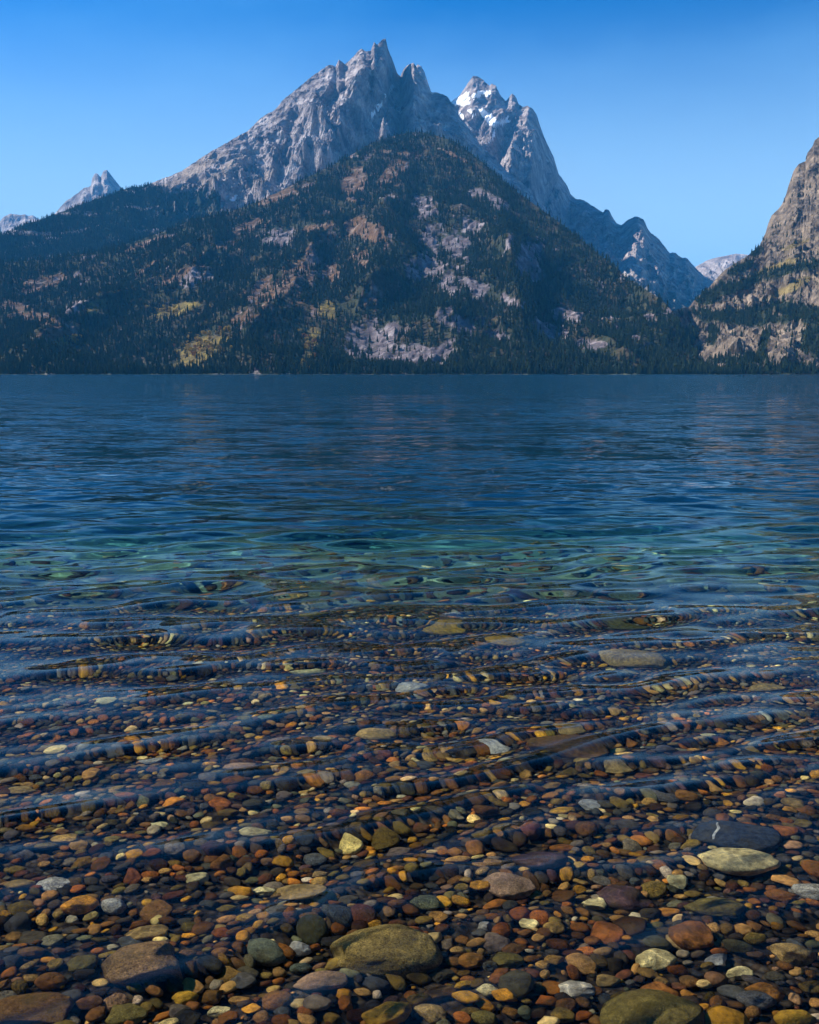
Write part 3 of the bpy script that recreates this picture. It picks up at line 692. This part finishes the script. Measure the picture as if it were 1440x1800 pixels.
GOLD = [leafy_crown(200 + i) for i in range(3)]; RUSTM = [leafy_crown(210 + i) for i in range(2)]
for c_ in GOLD: c_.materials.append(M_GOLD)
for c_ in RUSTM: c_.materials.append(M_RUST)
GTRUNK = trunk_mesh('aspen_trunk', 0.02, 0.75); GTRUNK.materials.append(M_BARK)
def pick_front(px, py):
    k = np.argmin((fro.PX - px) ** 2 + (fro.PY - py) ** 2); return fro.V.reshape(-1, 3)[k]
for cx, cy_, sx_, sy_, n_, lab, grp in ((352, 612, 40, 20, 70, 'golden leafy tree in the yellow thicket above the shore', 'golden trees of the thicket'),
                                        (392, 585, 14, 8, 10, 'golden leafy tree uphill at the end of the yellow thicket', 'golden trees uphill of the thicket'),
                                        (540, 612, 14, 26, 30, 'yellow leafy tree on the streak of orange brush left of the talus', 'yellow trees on the brush streak'),
                                        (297, 550, 36, 9, 14, 'low yellow tree on the open green meadow', 'yellow trees on the meadow'),
                                        (128, 600, 16, 6, 8, 'yellow leafy tree above the shore conifers at far left', 'yellow trees by the left rocks')):
    for i in range(n_):
        gu, gv = r.normal(0, 0.55), r.normal(0, 0.55)
        P = pick_front(cx + gu * sx_, cy_ + gv * sy_)
        where = ('upper' if gv < 0 else 'lower') + (' left' if gu < 0 else ' right') if n_ >= 20 else ('left' if gu < 0 else 'right')
        h = r.uniform(6, 12)
        e = bpy.data.objects.new('golden_tree', None); COL.objects.link(e); e.location = P.tolist(); e.scale = (h * r.uniform(1, 1.5),) * 2 + (h,); e.rotation_euler = (0, 0, r.uniform(0, 6.28))
        tag(e, lab + f', {where} part', 'tree', grp + f', {where} part')
        me = (RUSTM[i % 2] if ('orange' in lab and i % 3 == 0) or r.random() < 0.12 else GOLD[i % 3])
        link('crown', me, None, e); link('trunk', GTRUNK, None, e)

def forest(name, P, hmin, hmax, seed, label):
    r = np.random.default_rng(seed); n = len(P)
    me = bpy.data.meshes.new(name); me.vertices.add(n); me.vertices.foreach_set('co', P.astype(np.float32).ravel())
    h = r.uniform(hmin, hmax, n) * np.where(r.random(n) < 0.2, 0.6, 1)
    vflt(me, h, 'height'); vflt(me, r.uniform(0, 6.28, n), 'turn')
    a = me.attributes.new('pick', 'INT', 'POINT'); a.data.foreach_set('value', r.integers(0, 7, n).astype(np.int32))
    o = link(name, me)
    ng = bpy.data.node_groups.new(name, 'GeometryNodeTree')
    ng.interface.new_socket('Geometry', in_out='INPUT', socket_type='NodeSocketGeometry'); ng.interface.new_socket('Geometry', in_out='OUTPUT', socket_type='NodeSocketGeometry')
    N = ng.nodes; L = ng.links
    gi = N.new('NodeGroupInput'); go = N.new('NodeGroupOutput'); mp = N.new('GeometryNodeMeshToPoints'); ip = N.new('GeometryNodeInstanceOnPoints')
    jn = N.new('GeometryNodeJoinGeometry')
    for pr in reversed(proto):
        oi = N.new('GeometryNodeObjectInfo'); oi.inputs['Object'].default_value = pr; oi.inputs['As Instance'].default_value = True; L.new(oi.outputs['Geometry'], jn.inputs[0])
    def attr(nm, dt):
        q = N.new('GeometryNodeInputNamedAttribute'); q.data_type = dt; q.inputs['Name'].default_value = nm; return q.outputs['Attribute']
    cx = N.new('ShaderNodeCombineXYZ'); L.new(attr('turn', 'FLOAT'), cx.inputs['Z'])
    cs = N.new('ShaderNodeCombineXYZ'); hh = attr('height', 'FLOAT')
    for q in 'XYZ': L.new(hh, cs.inputs[q])
    er = N.new('FunctionNodeEulerToRotation'); L.new(cx.outputs[0], er.inputs[0])
    L.new(gi.outputs[0], mp.inputs['Mesh']); L.new(mp.outputs['Points'], ip.inputs['Points']); L.new(jn.outputs[0], ip.inputs['Instance'])
    ip.inputs['Pick Instance'].default_value = True; L.new(attr('pick', 'INT'), ip.inputs['Instance Index'])
    L.new(er.outputs[0], ip.inputs['Rotation']); L.new(cs.outputs[0], ip.inputs['Scale']); L.new(ip.outputs[0], go.inputs[0])
    md = o.modifiers.new('scatter', 'NODES'); md.node_group = ng
    tag(o, label, 'forest', kind='stuff')
    return o
forest('slope_forest', front_pts, 7, 19, 5, 'dense dark conifer forest covering the front mountain')
forest('ridge_forest', tee_pts, 9, 17, 6, 'hazy blue conifer forest on the ridge behind')
forest('cliff_forest', cli_pts, 7, 15, 7, 'scattered conifers on the ledges of the cliff mountain')

# ------------------------------------------------------------------ stones under the water
def icosphere(sub):
    bm = bmesh.new(); bmesh.ops.create_icosphere(bm, subdivisions=sub, radius=1.0)
    v = np.array([q.co[:] for q in bm.verts]); f = np.array([[q.index for q in p_.verts] for p_ in bm.faces]); bm.free()
    return v, f
ICO = {k: icosphere(k) for k in (1, 2, 3, 4)}       # 20, 80, 320 and 1280 triangles
def stone_shape(lv, seed, cuts, angular):
    r = np.random.default_rng(seed); v = ICO[lv][0].copy()
    for _ in range(cuts):
        d = r.normal(size=3); d /= np.linalg.norm(d); lim = r.uniform(0.55, 0.92) if angular else r.uniform(0.74, 0.97)
        s = v @ d; ex = np.maximum(s - lim, 0); v -= np.outer(ex * (0.96 if angular else 0.8), d)
    lowf = 0.10 * np.stack([perlin(v[:, 0] * 1.1 + seed, v[:, 1] * 1.1 + v[:, 2], 5 + k) for k in range(3)], 1)
    v += lowf
    if lv >= 4: v *= (1 + 0.03 * perlin(v[:, 0] * 4 + seed, v[:, 1] * 4 + 2 * v[:, 2], 9) + 0.015 * perlin(v[:, 0] * 10 + seed, v[:, 1] * 10 + 5 * v[:, 2], 8))[:, None]
    return v
SHAPES = {lv: [stone_shape(lv, 300 + i, 12 if i % 3 else 8, i % 2 == 1) for i in range(30)] for lv in (1, 2, 3)}

def place(v, a, b, c, yaw, tx, ty, loc):
    R = Euler((tx, ty, yaw)).to_matrix(); R = np.array(R)
    return (v * np.array([a, b, c])) @ R.T + np.array(loc)

def unproject(px, py):                              # where a pixel's ray, bent at the calm surface, meets the bed
    d = np.array([float(q) for q in ray(px, py)]); d /= np.linalg.norm(d)
    t0 = -CAM_H / d[2]; P = np.array([0, 0, CAM_H]) + d * t0
    eta = 1 / 1.333; ci = -d[2]; k = 1 - eta * eta * (1 - ci * ci)
    q = eta * d + (eta * ci - math.sqrt(k)) * np.array([0, 0, 1.0])
    s = 0.0
    for _ in range(200):
        Q = P + q * s
        if Q[2] <= bed_z(Q[0], Q[1]): break
        s += 0.01
    return P + q * s, t0 + s

C = dict(tan=(0.34, 0.21, 0.07), cream=(0.58, 0.45, 0.20), ochre=(0.40, 0.21, 0.022), rust=(0.23, 0.085, 0.018), maroon=(0.075, 0.030, 0.018), brown=(0.125, 0.062, 0.020), olive=(0.15, 0.11, 0.028),
         grey=(0.14, 0.125, 0.105), slate=(0.05, 0.055, 0.065), green=(0.11, 0.115, 0.07), pale=(0.40, 0.35, 0.27), pink=(0.29, 0.17, 0.10), purple=(0.07, 0.038, 0.038), black=(0.025, 0.021, 0.018), orange=(0.38, 0.145, 0.022), boulder1=(0.25, 0.145, 0.06), boulder2=(0.27, 0.185, 0.055))
WORD = dict(tan='tan', cream='cream', ochre='ochre', rust='rust-red', maroon='maroon', brown='brown', olive='olive', grey='grey', slate='slate-blue', green='grey-green', pale='pale grey', pink='pinkish', purple='purplish', black='near-black', orange='orange')
# photo x, y, width, height, colour, speckle, banding, angular, thickness, name, label
BIG = [
 (265, 1690, 152, 78, 'boulder1', .9, 0, 1, .62, 'boulder', 'big rough brown boulder lying at lower left'),
 (676, 1664, 182, 84, 'boulder2', .9, 0, 0, .6, 'boulder', 'largest speckled golden-brown boulder near the bottom centre'),
 (527, 1562, 100, 54, 'tan', .25, 0, 1, .3, 'flat_stone', 'flat tan angular slab above the two brown boulders'),
 (682, 1778, 84, 62, 'ochre', .1, 0, 0, .7, 'boulder', 'smooth yellow-ochre stone cut by the bottom edge'),
 (567, 1722, 88, 38, 'pink', .5, .3, 1, .5, 'stone', 'cream and pink angular stone below the speckled golden-brown boulder'),
 (1145, 1780, 165, 76, 'olive', .4, .2, 0, .45, 'boulder', 'broad dark olive boulder at the bottom edge right of centre'),
 (1218, 1637, 76, 74, 'rust', .3, .45, 1, .8, 'boulder', 'pointed red-brown stone with fine stripes'),
 (1150, 1681, 68, 46, 'cream', .5, .8, 0, .6, 'stone', 'round yellow-white stone below the pointed red-brown stone'),
 (1013, 1736, 62, 38, 'pale', .3, 1, 0, .55, 'stone', 'white-banded rounded stone beside the broad olive boulder'),
 (1292, 1464, 140, 54, 'slate', .3, 0, 0, .42, 'boulder', 'large dark blue-grey boulder with a white vein'),
 (1300, 1515, 120, 42, 'cream', .3, .5, 0, .4, 'flat_stone', 'long pale slab below the vein-marked boulder'),
 (893, 1551, 92, 46, 'pink', .7, .2, 1, .5, 'stone', 'pinkish angular stone in the lower middle'),
 (948, 1510, 98, 46, 'purple', .3, .8, 0, .5, 'stone', 'long grey-purple striped stone beyond the pinkish stone'),
 (1430, 1556, 64, 70, 'pale', .9, 0, 0, .75, 'boulder', 'pale grey speckled boulder cut by the right edge'),
 (1392, 1668, 70, 60, 'tan', .6, .3, 1, .7, 'stone', 'angular yellow-brown stone near the lower right edge'),
 (1258, 1592, 95, 46, 'olive', .5, .3, 0, .5, 'stone', 'olive-brown stone beyond the pointed red-brown stone'),
 (1097, 1572, 86, 42, 'purple', .1, .8, 0, .55, 'stone', 'dark purple banded oval stone right of the pinkish stone'),
 (1046, 1582, 48, 40, 'cream', .4, .7, 1, .6, 'stone', 'small cream striped stone beside the purple oval'),
 (1190, 1545, 42, 22, 'cream', .2, 0, 1, .5, 'stone', 'cream wedge stone below the long pale slab'),
 (1345, 1740, 58, 34, 'orange', .1, .4, 0, .6, 'stone', 'orange striped pebble in the lower right corner area'),
 (1398, 1788, 64, 36, 'ochre', .1, 0, 0, .6, 'stone', 'yellow stone cut by the bottom edge at far right'),
 (1160, 1740, 62, 34, 'rust', .2, .3, 0, .55, 'stone', 'rust-red stone just beyond the broad olive boulder'),
 (1206, 1741, 32, 30, 'orange', .2, 0, 1, .7, 'stone', 'bright orange pebble right of the rust-red stone'),
 (828, 1684, 46, 26, 'orange', .3, 0, 0, .6, 'stone', 'orange-brown pebble right of the speckled golden-brown boulder'),
 (894, 1684, 54, 24, 'olive', .2, 0, 0, .5, 'stone', 'long olive pebble right of the orange-brown pebble'),
 (817, 1732, 36, 28, 'ochre', .5, 0, 0, .7, 'stone', 'yellow speckled pebble below the orange-brown pebble'),
 (860, 1742, 40, 26, 'cream', .7, 0, 1, .6, 'stone', 'cream gritty pebble right of the yellow speckled pebble'),
 (772, 1746, 66, 36, 'brown', .2, 0, 1, .5, 'stone', 'dull brown slab-sided stone right of the yellow-ochre stone'),
 (760, 1786, 58, 24, 'tan', .6, 0, 1, .5, 'stone', 'tan gritty stone at the bottom edge beside the ochre stone'),
 (851, 1789, 42, 28, 'olive', .7, 0, 0, .6, 'stone', 'olive gritty pebble at the bottom edge centre'),
 (850, 1625, 34, 36, 'pale', .2, .9, 1, .7, 'stone', 'white striped pebble above the orange-brown pebble'),
 (930, 1618, 36, 30, 'cream', .2, .9, 1, .6, 'stone', 'cream wavy-striped pebble right of the white striped pebble'),
 (1176, 1600, 44, 24, 'orange', .1, 0, 0, .5, 'stone', 'flat orange pebble left of the pointed red-brown stone'),
 (1156, 1626, 32, 28, 'olive', .5, 0, 0, .6, 'stone', 'round olive pebble below the flat orange pebble'),
 (1260, 1684, 44, 36, 'pale', .4, .2, 1, .7, 'stone', 'white wedge stone below the pointed red-brown stone'),
 (1298, 1704, 44, 32, 'cream', .6, .2, 1, .6, 'stone', 'cream angular stone right of the white wedge'),
 (1330, 1755, 60, 30, 'grey', .7, 0, 0, .5, 'stone', 'grey gritty stone left of the orange striped pebble'),
 (200, 1590, 46, 30, 'pale', .9, 0, 0, .65, 'stone', 'pale grey round stone above the big rough boulder'),
 (97, 1553, 60, 26, 'pale', 1, 0, 1, .5, 'stone', 'black and white speckled stone at left'),
 (36, 1552, 48, 26, 'tan', .2, .3, 0, .55, 'stone', 'smooth tan oval stone near the left edge'),
 (262, 1637, 68, 24, 'tan', .1, .8, 0, .4, 'stone', 'flat tan stone with ring markings beyond the big rough boulder'),
 (147, 1694, 52, 34, 'olive', .4, .3, 0, .65, 'stone', 'yellow-olive stone touching the big rough boulder'),
 (522, 1655, 38, 40, 'pale', .2, .9, 0, .7, 'stone', 'upright white-veined oval stone between the two boulders'),
 (465, 1668, 64, 30, 'green', .6, .2, 0, .6, 'stone', 'grey-green oval stone left of the white-veined oval'),
 (526, 1691, 40, 27, 'green', .8, .3, 0, .65, 'stone', 'greenish speckled stone below the white-veined oval'),
 (346, 1537, 42, 29, 'cream', .5, 0, 0, .7, 'stone', 'round cream stone left of the flat tan slab'),
 (462, 1560, 40, 24, 'cream', .6, 0, 1, .6, 'stone', 'cream gritty stone touching the flat tan slab'),
 (451, 1463, 56, 27, 'cream', .1, .3, 0, .55, 'stone', 'yellowish cream oval stone beyond the flat tan slab'),
 (433, 1615, 34, 27, 'ochre', .8, 0, 0, .7, 'stone', 'yellow speckled round stone left of the flat slab'),
 (492, 1606, 44, 28, 'grey', .6, 0, 0, .6, 'stone', 'dark grey stone just below the flat tan slab'),
 (320, 1744, 40, 32, 'ochre', .4, .4, 0, .65, 'stone', 'yellow rounded stone below the big rough boulder'),
 (386, 1772, 42, 36, 'cream', .7, .2, 1, .7, 'stone', 'yellow-cream knobbly stone at the bottom left of centre'),
 (660, 1726, 44, 40, 'slate', .2, 0, 0, .7, 'stone', 'dark slate round stone below the golden-brown boulder'),
 (55, 1672, 44, 26, 'brown', .1, 0, 0, .6, 'stone', 'smooth brown oval stone left of the yellow-olive stone'),
 (90, 1722, 50, 26, 'rust', .1, 0, 0, .55, 'stone', 'red-brown oval stone below the yellow-olive stone'),
 (50, 1778, 150, 50, 'brown', .7, 0, 1, .3, 'boulder', 'broad dark ledge stone in the bottom left corner'),  # added stone standing in for a wave surface with a dark reflection
 (215, 1775, 70, 40, 'olive', .6, .2, 1, .5, 'stone', 'rough olive stone right of the dark corner ledge'),  # the dark corner ledge is an added stand-in for a wave surface
 (542, 1170, 66, 32, 'cream', .3, .3, 0, .5, 'stone', 'pale yellow stone showing under the first waves at left of centre'),
 (663, 1289, 74, 24, 'tan', .3, .1, 0, .4, 'flat_stone', 'flat grey-tan stone alone among small dark pebbles at mid water'),
 (428, 1347, 70, 25, 'pink', .6, 0, 0, .5, 'stone', 'pinkish-tan long stone nearer than the flat grey-tan stone'),
 (265, 1332, 52, 26, 'pale', .2, .4, 1, .35, 'flat_stone', 'pale wedge-shaped stone left of the pinkish-tan long stone'),
 (492, 1297, 46, 25, 'pink', .7, 0, 1, .5, 'stone', 'pink-grey blocky stone left of the flat grey-tan stone'),
 (571, 1298, 38, 21, 'tan', .4, 0, 0, .5, 'stone', 'tan pebble beside the flat grey-tan stone'),
 (185, 1230, 42, 17, 'cream', .3, .3, 1, .4, 'stone', 'pale flat stone among small pebbles at far left water'),
 (330, 1229, 24, 20, 'cream', .3, 0, 1, .6, 'stone', 'small cream stone right of the pale flat stone'),
 (276, 1443, 36, 22, 'cream', .4, 0, 1, .5, 'stone', 'cream chip left of the yellowish cream oval'),
 (38, 1382, 50, 20, 'tan', .3, 0, 0, .45, 'stone', 'tan long stone at the left edge, mid water'),
 (1112, 1152, 116, 28, 'tan', .3, .3, 0, .4, 'boulder', 'long pale tan boulder farthest out at right'),
 (1000, 1308, 150, 34, 'brown', .6, 0, 1, .45, 'boulder', 'long dark sunken stone right of the middle'),  # added stone, its dark colour standing in for a dark wave trough
 (868, 1308, 48, 17, 'pale', .5, 0, 0, .4, 'stone', 'pale grey flat stone left of the long dark sunken stone'),  # the long dark sunken stone is an added stand-in for a wave trough
 (892, 1336, 40, 18, 'cream', .1, 0, 1, .5, 'stone', 'yellow-cream forked stone below the pale grey flat stone'),
 (1085, 1346, 50, 15, 'tan', .4, 0, 1, .4, 'stone', 'flat tan stone below the long dark sunken stone'),  # the long dark sunken stone is an added stand-in for a wave trough
 (740, 1314, 22, 20, 'cream', .2, 0, 1, .6, 'stone', 'small cream blocky stone right of the flat grey-tan stone'),
 (1345, 1200, 66, 34, 'tan', .2, .3, 0, .5, 'stone', 'rounded tan stone under waves near the right edge'),
 (970, 1397, 34, 19, 'orange', .1, 0, 0, .55, 'stone', 'orange oval pebble below the long dark sunken stone'),  # the long dark sunken stone is an added stand-in for a wave trough
 (1036, 1414, 40, 18, 'pale', .4, 0, 1, .5, 'stone', 'whitish long pebble right of the orange oval pebble'),
 (727, 1203, 66, 34, 'pale', .4, .4, 0, .5, 'stone', 'pale rounded stone under the waves at the centre'),
 (890, 1126, 66, 20, 'ochre', .2, .2, 0, .45, 'stone', 'golden sunken stone far out at the centre'),
 (1215, 1104, 88, 26, 'olive', .3, .2, 0, .45, 'boulder', 'olive sunken boulder far out at right'),
 (786, 1100, 78, 18, 'ochre', .2, .2, 0, .45, 'boulder', 'yellow-olive sunken boulder far out at the centre'),
 (1095, 1088, 70, 16, 'olive', .2, 0, 0, .45, 'boulder', 'dim olive boulder beyond the long pale tan boulder'),
 (555, 1078, 60, 14, 'olive', .2, 0, 0, .45, 'boulder', 'dim yellow-green boulder far out left of the centre'),
 (1245, 1292, 28, 13, 'cream', .2, 0, 1, .5, 'stone', 'small cream stone right of the long dark sunken stone'),  # the long dark sunken stone is an added stand-in for a wave trough
 (1000, 1276, 48, 19, 'tan', .3, .2, 0, .45, 'stone', 'tan oval stone just beyond the long dark sunken stone'),  # the long dark sunken stone is an added stand-in for a wave trough
]
stones = []                                         # x, y, footprint radius
def add_stone(name, mesh_v, faces, col, spk, band, label, group=None, cat='stone'):
    ctr = mesh_v.mean(0); ctr[2] = mesh_v[:, 2].min()
    me = make_mesh(name, mesh_v - ctr, faces)
    n = len(mesh_v)
    vcol(me, np.tile(np.array(col), (n, 1))); vflt(me, np.full(n, spk), 'spk'); vflt(me, np.full(n, band), 'band')
    o = link(name, me, M_STONE); o.location = ctr.tolist(); o.cycles.is_caustics_receiver = True
    tag(o, label, cat, group)
    return o
landmarks = []
r = np.random.default_rng(17)
for k, (px, py, w, h, col, spk, band, ang, thick, nm, lab) in enumerate(BIG):
    P, dist = unproject(px, py + h * 0.25)
    a = 0.5 * w * dist / FPX
    b = a * r.uniform(0.68, 0.85); c = min(a * thick, 0.095 + 0.02 * max(P[1] - 2.5, 0))
    v = stone_shape(4, 500 + k, 11 if ang else 7, bool(ang))
    v = place(v, a, b, c, r.uniform(-0.4, 0.4), r.normal(0, 0.10), r.normal(0, 0.10), (P[0], P[1], float(bed_z(P[0], P[1])) + (c * 0.45 if nm != 'flat_stone' else 0.016 + c * 0.6)))
    over = v[:, 2].max() + 0.035
    if over > 0: v[:, 2] -= over
    vein_of = add_stone(nm, v, ICO[4][1], C[col], spk, band, lab, cat='boulder' if nm == 'boulder' else 'stone')
    if 'white vein' in lab:                         # quartz vein across its back
        rows_ = []
        for tt in np.linspace(-0.55, 0.6, 26):
            cx_, cy_ = P[0] - 0.42 * a + 0.32 * a * tt + 0.004 * math.sin(tt * 9), P[1] + b * tt
            d2 = (v[:, 0] - cx_) ** 2 + (v[:, 1] - cy_) ** 2
            near = np.argsort(d2)[:10]; near = near[v[near, 2] > v[near, 2].max() - 0.03]; w_ = 1 / (d2[near] + 1e-5)
            z_ = float((v[near, 2] * w_).sum() / w_.sum()) + 0.003; hw = 0.0045 * (1.15 - abs(tt)) + 0.001
            rows_ += [(cx_ - hw, cy_, z_ - 0.002), (cx_, cy_, z_), (cx_ + hw, cy_, z_ - 0.002)]
        mev = make_mesh('quartz_vein', np.array(rows_) - vein_of.location, grid_faces(26, 3))
        vcol(mev, np.tile((0.62, 0.58, 0.5), (78, 1))); ov = link('quartz_vein', mev, M_STONE, vein_of); ov.cycles.is_caustics_receiver = True; ov['label'] = 'white quartz vein'
    stones.append((P[0], P[1], 0.5 * (a + b))); landmarks.append((px, py, w, lab))

PAL = [('brown', .19), ('maroon', .07), ('slate', .09), ('rust', .09), ('tan', .13), ('olive', .12), ('grey', .08), ('purple', .03), ('cream', .045), ('ochre', .075), ('green', .05), ('black', .08), ('pale', .02), ('pink', .02), ('orange', .03)]
pal_n = [q[0] for q in PAL]; pal_w = np.array([q[1] for q in PAL]); pal_w /= pal_w.sum()
cell = 0.06
gridh = {}
def put(x, y, q):
    k0, k1 = int((x - q) // cell), int((x + q) // cell); j0, j1 = int((y - q) // cell), int((y + q) // cell)
    for a_ in range(k0, k1 + 1):
        for b_ in range(j0, j1 + 1): gridh.setdefault((a_, b_), []).append((x, y, q))
def free(x, y, q, f):
    k0, k1 = int((x - q) // cell), int((x + q) // cell); j0, j1 = int((y - q) // cell), int((y + q) // cell)
    for a_ in range(k0, k1 + 1):
        for b_ in range(j0, j1 + 1):
            for (u, w, s) in gridh.get((a_, b_), ()):
                if (u - x) ** 2 + (w - y) ** 2 < (f * (q + s)) ** 2: return False
    return True
for s in stones: put(*s)
peb = []
for n_, lo, hi, y0, y1, f in ((240, .042, .060, 1.3, 4.2, .74), (1400, .034, .048, 1.3, 7.5, .70), (24000, .023, .035, 1.3, 7.2, .64), (14000, .014, .021, 1.3, 6.0, .72), (3000, .009, .013, 1.5, 3.0, .78), (2600, .045, .11, 6.6, 12.0, .85)):
    yy = np.sqrt(r.uniform(y0 ** 2, y1 ** 2, n_)); xx = r.uniform(-1, 1, n_) * (0.42 * yy + 0.45); aa = lo + (hi - lo) * r.random(n_) ** 1.6
    aa = aa * np.where(yy > 4.6, 0.85 + 0.15 * r.random(n_), 1)
    for x, y, a in zip(xx.tolist(), yy.tolist(), aa.tolist()):
        if y > 7.6 and r.random() < (y - 7.6) / 3.6: continue          # the cobbles thin out towards the drop
        if free(x, y, a * 0.86, f): put(x, y, a * 0.86); peb.append((x, y, a))
for x, y, a in zip(r.uniform(-1.5, 1.5, 15000).tolist(), r.uniform(1.0, 7.5, 15000).tolist(), r.uniform(.03, .052, 15000).tolist()):   # the bed goes on to both sides
    x += math.copysign(0.42 * y + 0.35, x)
    if free(x, y, a * 0.86, .66): put(x, y, a * 0.86); peb.append((x, y, a))
peb = np.array(peb)
zb = bed_z(peb[:, 0], peb[:, 1])
# apparent size decides which pebbles are objects of their own
gx, gy = project(peb[:, 0], peb[:, 1], zb * 0.75)
dist = np.sqrt(peb[:, 0] ** 2 + peb[:, 1] ** 2 + 1.4 ** 2)
app = peb[:, 2] / dist
vis = (gx > 5) & (gx < 1435) & (gy > 1080) & (gy < 1795)
order = np.argsort(-(app * vis)); N_OWN = 300 - len(BIG)
own = set(order[:N_OWN].tolist())
batch = {1: [], 2: [], 3: []}
used_labels = {}
own_info = []
for i, (x, y, a) in enumerate(peb.tolist()):
    ci = int(r.choice(len(pal_n), p=pal_w)); cn = pal_n[ci]
    col = np.array(C[cn]) * r.uniform(0.28, 1.5) * r.uniform(0.92, 1.08, 3) * np.array([1.22, 0.99, 0.74])
    spk = (r.random() < 0.5) * r.uniform(0.3, 1); band = (r.random() < 0.10) * r.uniform(0.4, 0.9)
    bq = a * r.uniform(0.58, 0.92); cq = a * r.uniform(0.32, 0.58)
    sidx = int(r.integers(30))
    side = abs(x) > 0.42 * y + 0.4
    lv = 3 if (i in own or (y < 2.4 and a > 0.027 and not side)) else 1 if side and y > 3.5 else 1 if a < 0.0125 or (y > 5.2 and a < 0.03) else 2
    z = zb[i] + cq * r.uniform(0.2, 1.3)
    ar = (a, bq, cq, r.uniform(0, 6.28), r.normal(0, 0.22), r.normal(0, 0.22), (x, y, z))
    v = place(SHAPES[lv][sidx], *ar)
    if v[:, 2].max() > -0.015: v[:, 2] -= v[:, 2].max() + 0.015
    if i in own: own_info.append((i, v, col, spk, band, cn, bq / a, sidx))
    else: batch[lv].append((v, col, spk, band))
# name each of them by its look and by the marked stone it lies beside
lm = np.array([(q[0], q[1]) for q in landmarks], float)
desc = []
for (i, v, col, spk, band, cn, ratio, sidx) in own_info:
    sx_ = 'long' if ratio < 0.75 else 'round' if ratio > 0.88 else 'oval'
    if sidx % 2 == 1: sx_ = 'angular'
    if band > 0: sx_ = 'banded ' + sx_
    elif spk > 0.6: sx_ = 'speckled ' + sx_
    d2 = (lm[:, 0] - gx[i]) ** 2 + ((lm[:, 1] - gy[i]) * 1.6) ** 2
    k = int(np.argmin(d2)); dx, dy = gx[i] - lm[k, 0], (gy[i] - lm[k, 1]) * 1.6
    rel = ('right of' if dx > 0 else 'left of') if abs(dx) > abs(dy) else ('just nearer than' if dy > 0 else 'just beyond')
    desc.append((WORD[cn], sx_, rel, k, d2[k]))
def short(lab):
    for cut in (' lying ', ' near ', ' above ', ' below ', ' beside ', ' cut ', ' with ', ' in the ', ' beyond ', ' right ', ' left ', ' at ', ' touching ', ' between ', ' just ', ' showing ', ' alone ', ' nearer ', ' among ', ' farthest ', ' under ', ' far ', ' by '):
        j_ = lab.find(cut)
        if j_ > 0: lab = lab[:j_]
    return lab
heads = [short(q[3]) for q in landmarks]
groups = {}
for q, dsc in enumerate(desc): groups.setdefault((dsc[0], dsc[1], dsc[2], heads[dsc[3]]), []).append(q)
ORD = ['', 'second nearest ', 'third nearest ', 'fourth nearest ', 'fifth nearest ', 'sixth nearest ']
final = {}
for key, qs in groups.items():
    qs.sort(key=lambda q: desc[q][4])
    for n_, q in enumerate(qs):
        pre = ('nearest ' if len(qs) > 1 and n_ == 0 else ORD[min(n_, 5)])
        final[q] = f'{pre}{key[0]} {key[1]} pebble {key[2]} the {key[3]}'
for q, (i, v, col, spk, band, cn, ratio, sidx) in enumerate(own_info):
    add_stone('pebble', v, ICO[3][1], col, spk, band, final[q], 'pebbles on the lake bed', 'pebble')
vl, fl, cl, sl, bl = [], [], [], [], []; k0 = 0
for lv in (1, 2, 3):
    for v, col, spk, band in batch[lv]:
        vl.append(v); fl.append(ICO[lv][1] + k0); k0 += len(v)
        n = len(v); cl.append(np.tile(col, (n, 1))); sl.append(np.full(n, spk)); bl.append(np.full(n, band))
me = make_mesh('small_pebbles', np.vstack(vl), np.vstack(fl)); vcol(me, np.vstack(cl)); vflt(me, np.concatenate(sl), 'spk'); vflt(me, np.concatenate(bl), 'band')
o = link('small_pebbles', me, M_STONE); o.cycles.is_caustics_receiver = True
tag(o, 'countless small many-coloured pebbles covering the lake bed', 'pebbles', kind='stuff')
print('pebbles', len(peb), 'tris', len(me.polygons), 'all', sum(len(q.polygons) * (1 if len(q.polygons) and q.polygons[0].loop_total == 3 else 2) for q in bpy.data.meshes))

# ------------------------------------------------------------------ haze over the lake and mountains
hz = bpy.data.meshes.new('haze')
hv = np.array([(x, y, z) for x in (-20000, 20000) for y in (-2500, 26000) for z in (-22, 1820)], float)
hf = np.array([(0, 1, 3, 2), (4, 6, 7, 5), (0, 4, 5, 1), (2, 3, 7, 6), (0, 2, 6, 4), (1, 5, 7, 3)])
hz = make_mesh('haze', hv, hf, False)
m = bpy.data.materials.new('haze'); m.use_nodes = True; nt = m.node_tree; nt.nodes.clear()
out = nt.nodes.new('ShaderNodeOutputMaterial'); pv = nt.nodes.new('ShaderNodeVolumePrincipled')
pv.inputs['Color'].default_value = (0.06, 0.43, 1.0, 1); pv.inputs['Density'].default_value = 4.4e-5; pv.inputs['Anisotropy'].default_value = 0.0
nt.links.new(pv.outputs[0], out.inputs['Volume'])
ho = link('haze', hz, m); tag(ho, 'thin blue haze filling the air over the lake', 'haze', kind='stuff')
